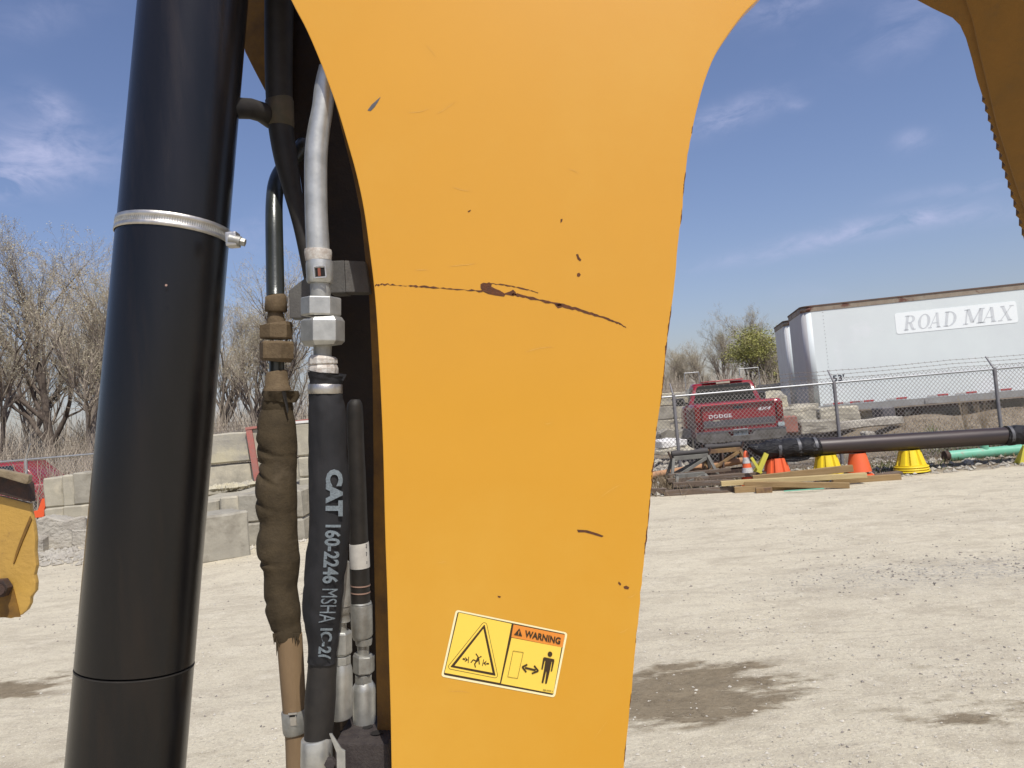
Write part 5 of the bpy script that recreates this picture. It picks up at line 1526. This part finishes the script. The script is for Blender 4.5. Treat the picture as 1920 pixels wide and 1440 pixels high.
def thing(name, px, py, d, label, cat, group=None): return empty(name, P(px, py, d), label, cat, group)

# big black cylinder
cy = thing('hydraulic_cylinder', 233, 1440, 1.02, 'thick black cylinder wrapped by a stainless hose clamp, left side', 'cylinder')
CT, CB = P(369.6, -60, 1.214), P(227, 1560, 1.111)
def cyl_pt(y):
    """point of the axis seen at photo row y"""
    lo, hi = -1.0, 2.0
    inv = CM.inverted()
    for _ in range(40):
        t = (lo + hi) / 2; q = inv @ CT.lerp(CB, t)
        if 720 + q.y / q.z * F < y: lo = t
        else: hi = t
    return CT.lerp(CB, lo)
m = MB(); m.tube([cyl_pt(y) for y in (-220, 0, 200, 436)], [.0795, .0795, .0795, .0795], 64); up = m.build('upper_barrel', M['black'], cy)
m = MB(); m.tube([cyl_pt(y) for y in (437, 700, 1000, 1243)], .0803, 64); m.build('sleeve', M['black2'], cy)
m = MB(); q = cyl_pt(1246); m.tube([q - (CB - CT).normalized() * -.0006, q + (CB - CT).normalized() * .0022], .0806, 64); m.build('seam_ring', M['hose'], cy, bevel=.0004)
m = MB(); m.tube([cyl_pt(y) for y in (1249, 1400, 1700)], [.0802, .0802, .0802], 64); m.build('lower_barrel', M['black2'], cy)
# worm-drive clamp, tilted a little
axis = (CB - CT).normalized(); cc = cyl_pt(436)
xx = Vector((1, 0, 0)); xx = (xx - axis * xx.dot(axis)).normalized(); yy = axis.cross(xx)
nrm = (axis + xx * -.05).normalized()
def ringpts(rad, off, n=72):
    return [cc + nrm * off + (xx * math.cos(a) + yy * math.sin(a)) * rad for a in [2 * math.pi * k / n for k in range(n)]]
m = MB(); rings = []
for (rad, off) in ((.0812, -.0105), (.0824, -.0100), (.0824, -.0042), (.0817, -.0036), (.0817, .0036), (.0824, .0042), (.0824, .0100), (.0812, .0105)): rings.append(ringpts(rad, off))
vs = [v for r_ in rings for v in r_]
m.add(vs, [(i * 72 + k, i * 72 + (k + 1) % 72, (i + 1) * 72 + (k + 1) % 72, (i + 1) * 72 + k) for i in range(len(rings) - 1) for k in range(72)], True)
hc = m.build('hose_clamp', M['clamp'], cy)
m = MB()
for k in range(150):
    a = 2 * math.pi * k / 150
    r0_ = xx * math.cos(a) + yy * math.sin(a); t_ = nrm.cross(r0_)
    m.box(cc + r0_ * .0819, (.0006, .0012, .006), Matrix((r0_, t_, nrm)).transposed())
m.build('clamp_teeth', M['steel_dull'], hc); 
sc_ = P(437, 450, 1.115)
ax_ = Vector((.55, -.75, -.35)).normalized()
m = MB(); m.box(sc_, (.016, .020, .021)); m.build('screw_housing', M['clamp'], hc, bevel=.003)
m = MB(); q = sc_ + Vector((.008, -.004, -.003)); d_ = Vector((.93, .1, -.3)).normalized(); m.tube([q - d_ * .012, q, q + d_ * .004], .0075, 14); m.tube([q + d_ * .004, q + d_ * .011], [.0062, .0058], 6, smooth=False); m.build('screw', M['steel_dull'], hc, bevel=.0006)
m = MB(); q = P(312, 535, cyl_pt(535).y - .0815); m.tube([q, q + Vector((0, -.001, 0))], .0017, 10); m.build('paint_speck', M['paint_ring'], cy)

# silver line with black woven sleeve
D1 = 1.165
sl = thing('hydraulic_hose', 600, 900, D1, 'black woven-sleeved hose with printed letters, hanging from the bent silver tube', 'hose')
vt('steel_tube', [(130, 598, 638), (165, 590, 628), (205, 585, 624), (245, 577, 618), (285, 572, 614), (330, 571, 613), (400, 572, 614), (455, 574, 617), (490, 576, 618)], D1 + .012, 'steel', sl, dd=D1)
def colr(name, st, mat, ph=0, sides=6, par=None, bev=.0012, d=D1, smooth=False): return vt(name, st, d, mat, par or sl, sides, smooth, None, 1, ph, bev)
colr('scaled_band', [(468, 572, 621), (474, 571, 622), (489, 574, 621)], 'white_scale', 0, 28, smooth=True, bev=0)
cl = colr('tube_clamp', [(489, 575, 623), (496, 574, 624), (526, 575, 624), (531, 577, 622)], 'steel', 0, 28, smooth=True, bev=0)
m = MB(); q = P(600, 510, D1 - .0205)
for s in ((-.0088, 0, .002, .016), (.0088, 0, .002, .016), (0, .0085, .018, .002), (0, -.0085, .018, .002)): m.box(q + Vector((s[0], -.0008, s[1])), (s[2], .002, s[3]))
m.build('clamp_buckle', M['clamp'], cl, bevel=.0004)
m = MB(); m.box(q + Vector((0, .0004, 0)), (.014, .001, .013)); m.build('buckle_window', M['hole'], cl)
m = MB(); m.box(q + Vector((-.001, -.0004, 0)), (.004, .001, .012)); m.build('red_window', M['print_hole'], cl)
colr('tube_stub', [(531, 582, 619), (558, 582, 620)], 'steel_dull', 0, 28, smooth=True, bev=0)
colr('hex_nut', [(558, 567, 637), (560, 565, 639), (590, 565, 639), (593, 567, 637)], 'steel', R(20), 6)
colr('hex_nut', [(596, 570, 640), (602, 565, 646), (640, 565, 646), (648, 572, 640)], 'steel', R(12), 6)
colr('hose_neck', [(646, 588, 622), (670, 588, 621)], 'steel_dull', 0, 24, smooth=True, bev=0)
colr('scaled_ring', [(667, 584, 628), (672, 579, 632), (682, 578, 633), (684, 581, 631), (690, 578, 634), (699, 577, 634)], 'white_scale', R(10), 10, bev=.0008)
SLV = [(700, 578, 648), (706, 579, 645), (716, 581, 642), (728, 580, 641), (738, 579, 640), (760, 579, 646), (800, 579, 650), (850, 579, 650), (900, 580, 653), (960, 580, 655), (1000, 578, 655), (1050, 574, 650), (1090, 570, 645), (1130, 568, 641), (1170, 571, 637), (1200, 576, 634), (1222, 578, 632), (1240, 577, 631)]
def slv_wr(t, a, p): return 1 + .05 * mnoise.noise(Vector((math.cos(a) * 1.3, math.sin(a) * 1.3, t * 13))) - .05 * max(0, .25 - abs(mnoise.noise(Vector((math.cos(a) * 1.1 + 5, math.sin(a) * 1.1, t * 9 + a * .3))))) / .25 * 1.0 + .02 * mnoise.noise(Vector((math.cos(a) * 3, math.sin(a) * 3, t * 34)))
vt('woven_sleeve', SLV, D1, 'cloth', sl, 44, rf=slv_wr, sub=8)
vt('steel_band', [(720, 579, 641), (721, 578, 642), (737, 578, 642), (738, 579, 641)], D1, 'clamp', sl, 40, sub=1, caps=False)
m = MB(); m.slab([P(636, 700, D1 - .01), P(650, 702, D1 - .008), P(644, 714, D1 - .008), P(634, 712, D1 - .012)], (0, .002, 0)); m.build('frayed_flap', M['cloth'], sl)
# lettering laid on the sleeve
ys2 = [s_[0] for s_ in SLV]
def slv_at(y): return float(np.interp(y, ys2, [s_[1] for s_ in SLV])), float(np.interp(y, ys2, [s_[2] for s_ in SLV]))
def sleeve_text(body, y0_, y1_, x0a, x1a, x0b, x1b, bold=.02, off=.0012):
    """letters read downwards; their tops point right. x range at the start and at the end"""
    vs, fs, _ = text_mesh(body, bold=bold, cut=.12)
    m = MB(); out = []
    for a, b in vs:
        y = y0_ + (y1_ - y0_) * a
        x = (x0a + (x0b - x0a) * a) * (1 - b) + (x1a + (x1b - x1a) * a) * b
        xl, xr = slv_at(y); cx = (xl + xr) / 2; hw = (xr - xl) / 2
        u = max(-.97, min(.97, (x - cx) / hw))
        r = hw / F * D1
        ang = -math.asin(u)
        k = slv_wr(float(np.interp(y, ys2, np.linspace(0, 1, len(ys2)))), ang, None)
        dep = math.sqrt(1 - u * u) * r * k + off
        out.append(P(x, y, D1 - dep))
    m.add(out, fs)
    return m.build('lettering', M['print'], sl, fix=False)
sleeve_text('CAT', 880, 968, 611, 643, 610, 643, .06)
sleeve_text('160-2246', 984, 1094, 610, 640, 604, 634, .03)
sleeve_text('MSHA', 1104, 1168, 604, 634, 597, 628, .0)
sleeve_text('IC-2(', 1178, 1236, 594, 624, 588, 620, .03)
vt('rubber_hose', [(1232, 579, 632), (1270, 576, 630), (1310, 572, 629), (1350, 571, 626), (1400, 571, 622), (1450, 571, 620), (1560, 570, 620)], D1 + .003, 'hose', sl, 36)
for k in range(11):
    m = MB(); y = 1243 + k * 7.5; x = 586 - .8 * k * .6
    q = P(x, y, D1 - .012); m.box(q, (.0032, .0006, .0030 + .001 * (k % 3)), Matrix.Rotation(.3 * (k % 3 - 1), 3, 'Y')); m.build('print_mark', M['paint_ring'], sl)
# P-clamp at the bottom
pcl = vt('pipe_clip', [(1382, 566, 620), (1386, 565, 622), (1432, 564, 624), (1440, 568, 622)], D1, 'steel', sl, 40, sub=1)
m = MB(); m.slab([P(617, 1376, D1 - .032), P(622, 1376, D1 - .032), P(640, 1404, D1 - .032), P(647, 1408, D1 - .032), P(648, 1470, D1 - .032), P(632, 1470, D1 - .032), P(631, 1412, D1 - .032)], (0, .003, 0)); m.build('clip_tab', M['steel'], pcl, bevel=.0006)
m = MB(); q = P(621, 1428, D1 - .024); m.tube([q, q + Vector((0, -.010, 0))], .0085, 6, smooth=False); m.build('clip_bolt', M['manifold'], pcl, bevel=.001)

# tan dusty hose behind
D2 = 1.264
D2B = 1.252
th_ = thing('hydraulic_hose', 525, 900, D2, 'dusty tan hose with crumpled olive sleeve, between cylinder and lettered hose', 'hose')
vt('steel_tube', [(270, 556, 584), (298, 534, 564), (322, 513, 543), (345, 503, 534), (375, 499, 530), (420, 498, 530), (500, 499, 532), (560, 500, 533)], 1.40, 'dk_pipe', th_, 32, dd=D2)
def col2(name, st, mat, ph=0, sides=6, bev=.0012, smooth=False, rf=None, sub=1): return vt(name, st, D2, mat, th_, sides, smooth, rf, sub, ph, bev)
col2('split_collar', [(554, 500, 534), (557, 498, 537), (583, 497, 538), (585, 499, 536)], 'tan', 0, 26, 0, True)
col2('hex_body', [(585, 502, 530), (607, 501, 535)], 'tan', 0, 20, 0, True)
col2('hex_nut', [(607, 489, 546), (610, 488, 548), (633, 488, 548), (636, 490, 546)], 'tan', R(5), 6)
col2('hex_nut', [(640, 489, 548), (644, 486, 551), (672, 486, 551), (678, 490, 546)], 'tan', R(30), 6)
col2('hose_neck', [(677, 505, 533), (697, 505, 533)], 'dk_pipe', 0, 20, 0, True)
col2('ferrule', [(696, 500, 537), (699, 499, 539), (722, 497, 541), (728, 494, 545), (734, 494, 546)], 'tan', 0, 28, 0, True)
m = MB()
m.tube([P(525, 733, D2), P(525, 740, D2), P(524, 752, D2)], [.029, .030, .026], 30, True, True, 0, wr_(.25, 1.8, 3, 4, .12)); m.build('torn_strap', M['tan_cloth'], th_)
m = MB(); m.slab([P(528, 733, D2 - .028), P(535, 734, D2 - .030), P(541, 768, D2 - .027), P(539, 776, D2 - .027)], (0, .0015, 0)); m.build('loose_strap_end', M['hose'], th_)
col2('strap_band', [(750, 492, 547), (768, 491, 549), (770, 492, 548)], 'tan_cloth', 0, 30, 0, True)
SL2 = [(768, 492, 549), (790, 485, 553), (820, 482, 555), (850, 485, 556), (868, 490, 556), (885, 486, 556), (905, 481, 556), (930, 480, 556), (955, 482, 556), (975, 488, 556), (995, 486, 556), (1015, 482, 557), (1035, 483, 559), (1055, 489, 562), (1075, 495, 560), (1100, 495, 557), (1130, 496, 560), (1150, 501, 563), (1170, 508, 562), (1188, 512, 564), (1200, 515, 562)]
def sl2_wr(t, a, p):
    v = Vector((math.cos(a), math.sin(a), 0))
    s_ = mnoise.noise(Vector((v.x * .9, v.y * .9, t * 6 + 3)))
    # slanting soft creases, each over part of the girth
    c = 0
    for (tc, sl_, ac, wd) in ((.10, .02, 2.0, .012), (.13, -.03, .8, .012), (.22, .035, 1.9, .014), (.27, -.03, .9, .012), (.36, -.03, 1.2, .013), (.52, .02, 2.4, .014), (.62, -.02, 1.2, .013), (.70, .025, 2.2, .014), (.80, .015, 1.5, .012), (.93, .01, 1.4, .010)):
        da = math.atan2(math.sin(a - ac + 0.0), math.cos(a - ac))
        d_ = (t - tc - sl_ * da)
        c += math.exp(-(d_ / wd) ** 2) * math.exp(-(da / 1.0) ** 2)
    return 1 + .045 * s_ - .13 * min(c, 1.2) + .012 * mnoise.noise(Vector((v.x * 3, v.y * 3, t * 30)))
vt('crumpled_sleeve', SL2, D2, 'tan_cloth', th_, 64, rf=sl2_wr, sub=10, dd=D2B)
rnd = random.Random(9)
m = MB()
for k in range(9):
    x = 514 + k * 5.6; y = 1196; hgt = rnd.uniform(6, 20) if k != 1 else 34
    m.slab([P(x - 3, y - 8, D2B - .018), P(x + 3.5, y - 8, D2B - .018), P(x + rnd.uniform(-2, 2), y + hgt, D2B - .018)], (0, .002, 0))
m.build('frayed_hem', M['tan_cloth'], th_)
vt('hose_cover', [(1190, 519, 566), (1240, 523, 569), (1300, 528, 572), (1335, 531, 573), (1380, 535, 575), (1440, 537, 577), (1560, 541, 581)], D2B, 'tan_hose', th_, 36)
tc_ = vt('band_clamp', [(1330, 529, 575), (1333, 528, 577), (1369, 531, 579), (1372, 533, 578)], D2B, 'steel_dull', th_, 36, sub=1)
m = MB(); q = P(550, 1351, D2B - .0205); m.box(q, (.010, .002, .016)); m.box(q + Vector((0, -.0008, .011)), (.014, .003, .003)); m.build('clamp_buckle', M['clamp'], tc_, bevel=.0005)
m = MB(); m.box(q + Vector((-.001, -.0012, .0075)), (.009, .001, .003)); m.build('buckle_slot', M['hole'], tc_)

# black tubes at the top of the channel
D3 = 1.30
bt = thing('black_tube', 530, 250, D3, 'matt black tube running down beside the channel, with a tan tape mark', 'tube')
vt('tube_body', [(-120, 498, 552), (0, 497, 550), (100, 497, 548), (180, 499, 548), (240, 504, 550), (300, 515, 558), (360, 532, 566), (420, 549, 578), (480, 562, 590), (560, 577, 606)], D3, 'hose', bt, 32)
vt('tape_mark', [(189, 498.5, 549), (190, 498, 550), (237, 502.5, 551), (238, 503.5, 550)], D3, pmat('brown_tape', (.10, .075, .045), (.07, .06, .035), 60, .7), bt, 32, sub=1)
bh = thing('branch_hose', 470, 205, D3 - .06, 'short black hose stub crossing from the cylinder to the black tube', 'hose')
m = MB(); m.tube([P(*q) for q in ((425, 203, 1.2), (450, 203, 1.24), (470, 204, 1.26), (490, 210, 1.28), (510, 224, 1.30))], .0165, 24); m.build('hose_body', M['hose'], bh)

# pair of hoses at the right of the channel, on the manifold
D4 = 1.245
hr = thing('hydraulic_hose', 675, 1000, D4, 'plain black hose with white paper label and pink rings, next to the arm plate', 'hose')
vt('rubber_hose', [(749, 658, 674), (754, 654, 678), (762, 651, 680), (780, 650, 681), (840, 652, 683), (900, 654, 686), (980, 655, 689), (1060, 657, 692), (1130, 658, 694)], D4, 'hose', hr, 32)
lb_ = vt('paper_label', [(1018, 655, 691), (1020, 655, 691.5), (1060, 656, 693.5), (1064, 656.5, 693.5)], D4, 'label_white', hr, 32, sub=1)
m = MB()
rnd = random.Random(4)
for k in range(16):
    y = 1021 + k * 2.5
    if rnd.random() < .75: m.box(P(687 + (k % 2) * .6, y, D4 - .0095), (.0022 * rnd.uniform(.6, 1.4), .0004, .0012))
m.build('small_print', M['ink'], lb_)
for y in (1095, 1108): vt('pink_ring', [(y, 657, 694.5), (y + 2.6, 657, 694.5)], D4, 'paint_ring', hr, 30, sub=1, caps=False)
def col4(name, st, mat='steel_dull', ph=0, sides=28, bev=0, smooth=True, d=D4, par=None): return vt(name, st, d, mat, par or hr, sides, smooth, None, 1, ph, bev)
col4('crimp_ring', [(1128, 659, 696), (1131, 658, 697)], 'steel')
col4('ferrule', [(1132, 658, 697), (1135, 657, 698), (1190, 659, 699), (1196, 663, 697)])
col4('ferrule_lip', [(1196, 666, 698), (1208, 667, 697)])
col4('hose_neck', [(1208, 670, 692), (1228, 670, 692)])
col4('hex_nut', [(1226, 664, 701), (1229, 662, 702), (1258, 662, 702), (1261, 664, 700)], 'steel_dull', R(15), 6, .001, False)
col4('hex_nut', [(1263, 664, 699), (1278, 664, 699)], 'steel_dull', R(-10), 6, .001, False)
col4('adapter', [(1278, 666, 698), (1286, 662, 703), (1292, 661, 704), (1360, 662, 704)], 'steel')
D5 = 1.215
hl = thing('hydraulic_fitting', 642, 1250, D5, 'bright silver fitting stack half hidden behind the lettered hose', 'fitting')
vt('tapered_tube', [(1052, 640, 655), (1080, 632, 656), (1135, 628, 658)], D5, 'steel_dull', hl, 28, sub=2)
col4('collar', [(1136, 630, 657), (1148, 629, 657), (1150, 633, 655), (1164, 630, 657)], 'steel_dull', 0, 24, d=D5, par=hl)
col4('neck', [(1164, 632, 650), (1184, 632, 650)], 'steel_dull', 0, 20, d=D5, par=hl)
col4('hex_nut', [(1182, 622, 658), (1186, 620, 660), (1222, 620, 660), (1226, 622, 658)], 'steel', R(25), 6, .001, False, D5, hl)
col4('collar', [(1228, 622, 658), (1243, 622, 658)], 'steel', R(5), 8, .0006, False, D5, hl)
col4('adapter', [(1243, 624, 657), (1252, 620, 660), (1262, 618, 661), (1340, 618, 661), (1345, 620, 660)], 'steel', 0, 28, d=D5, par=hl)
mb_ = thing('manifold_block', 670, 1400, 1.2, 'black manifold block at the bottom of the channel under the silver fittings', 'valve block')
def box_px(x0_, x1_, yt, yb, Y, dep, name, mat, par, bev=.003):
    m = MB(); m.slab([onY(x0_, yt, Y), onY(x1_, yt, Y), onY(x1_, yb, Y), onY(x0_, yb, Y)], (0, dep, 0)); return m.build(name, M[mat], par, bevel=bev)
blk = box_px(628, 728, 1394, 1620, 1.185, .11, 'block', 'manifold', mb_)
z_t = onY(680, 1394, 1.185).z
for (px, py) in ((649, 1371), (661, 1384), (688, 1363), (706, 1374)):
    q = onZ(px, py, z_t + .0006); m = MB(); m.tube([q, q + Vector((0, 0, .0004))], .0095, 20); m.build('bolt_hole', M['hole'], blk)
# stub pieces that close the top of the arm so that it stays solid from the side
bpy.context.view_layer.update()
print('UNIQUE', sum(sum(len(p.vertices) - 2 for p in me.polygons) for me in bpy.data.meshes))
ntri = sum(sum(len(p.vertices) - 2 for p in o.data.polygons) for o in col.objects if o.type == 'MESH')
print('TRIS', ntri, 'objects', len(col.objects))
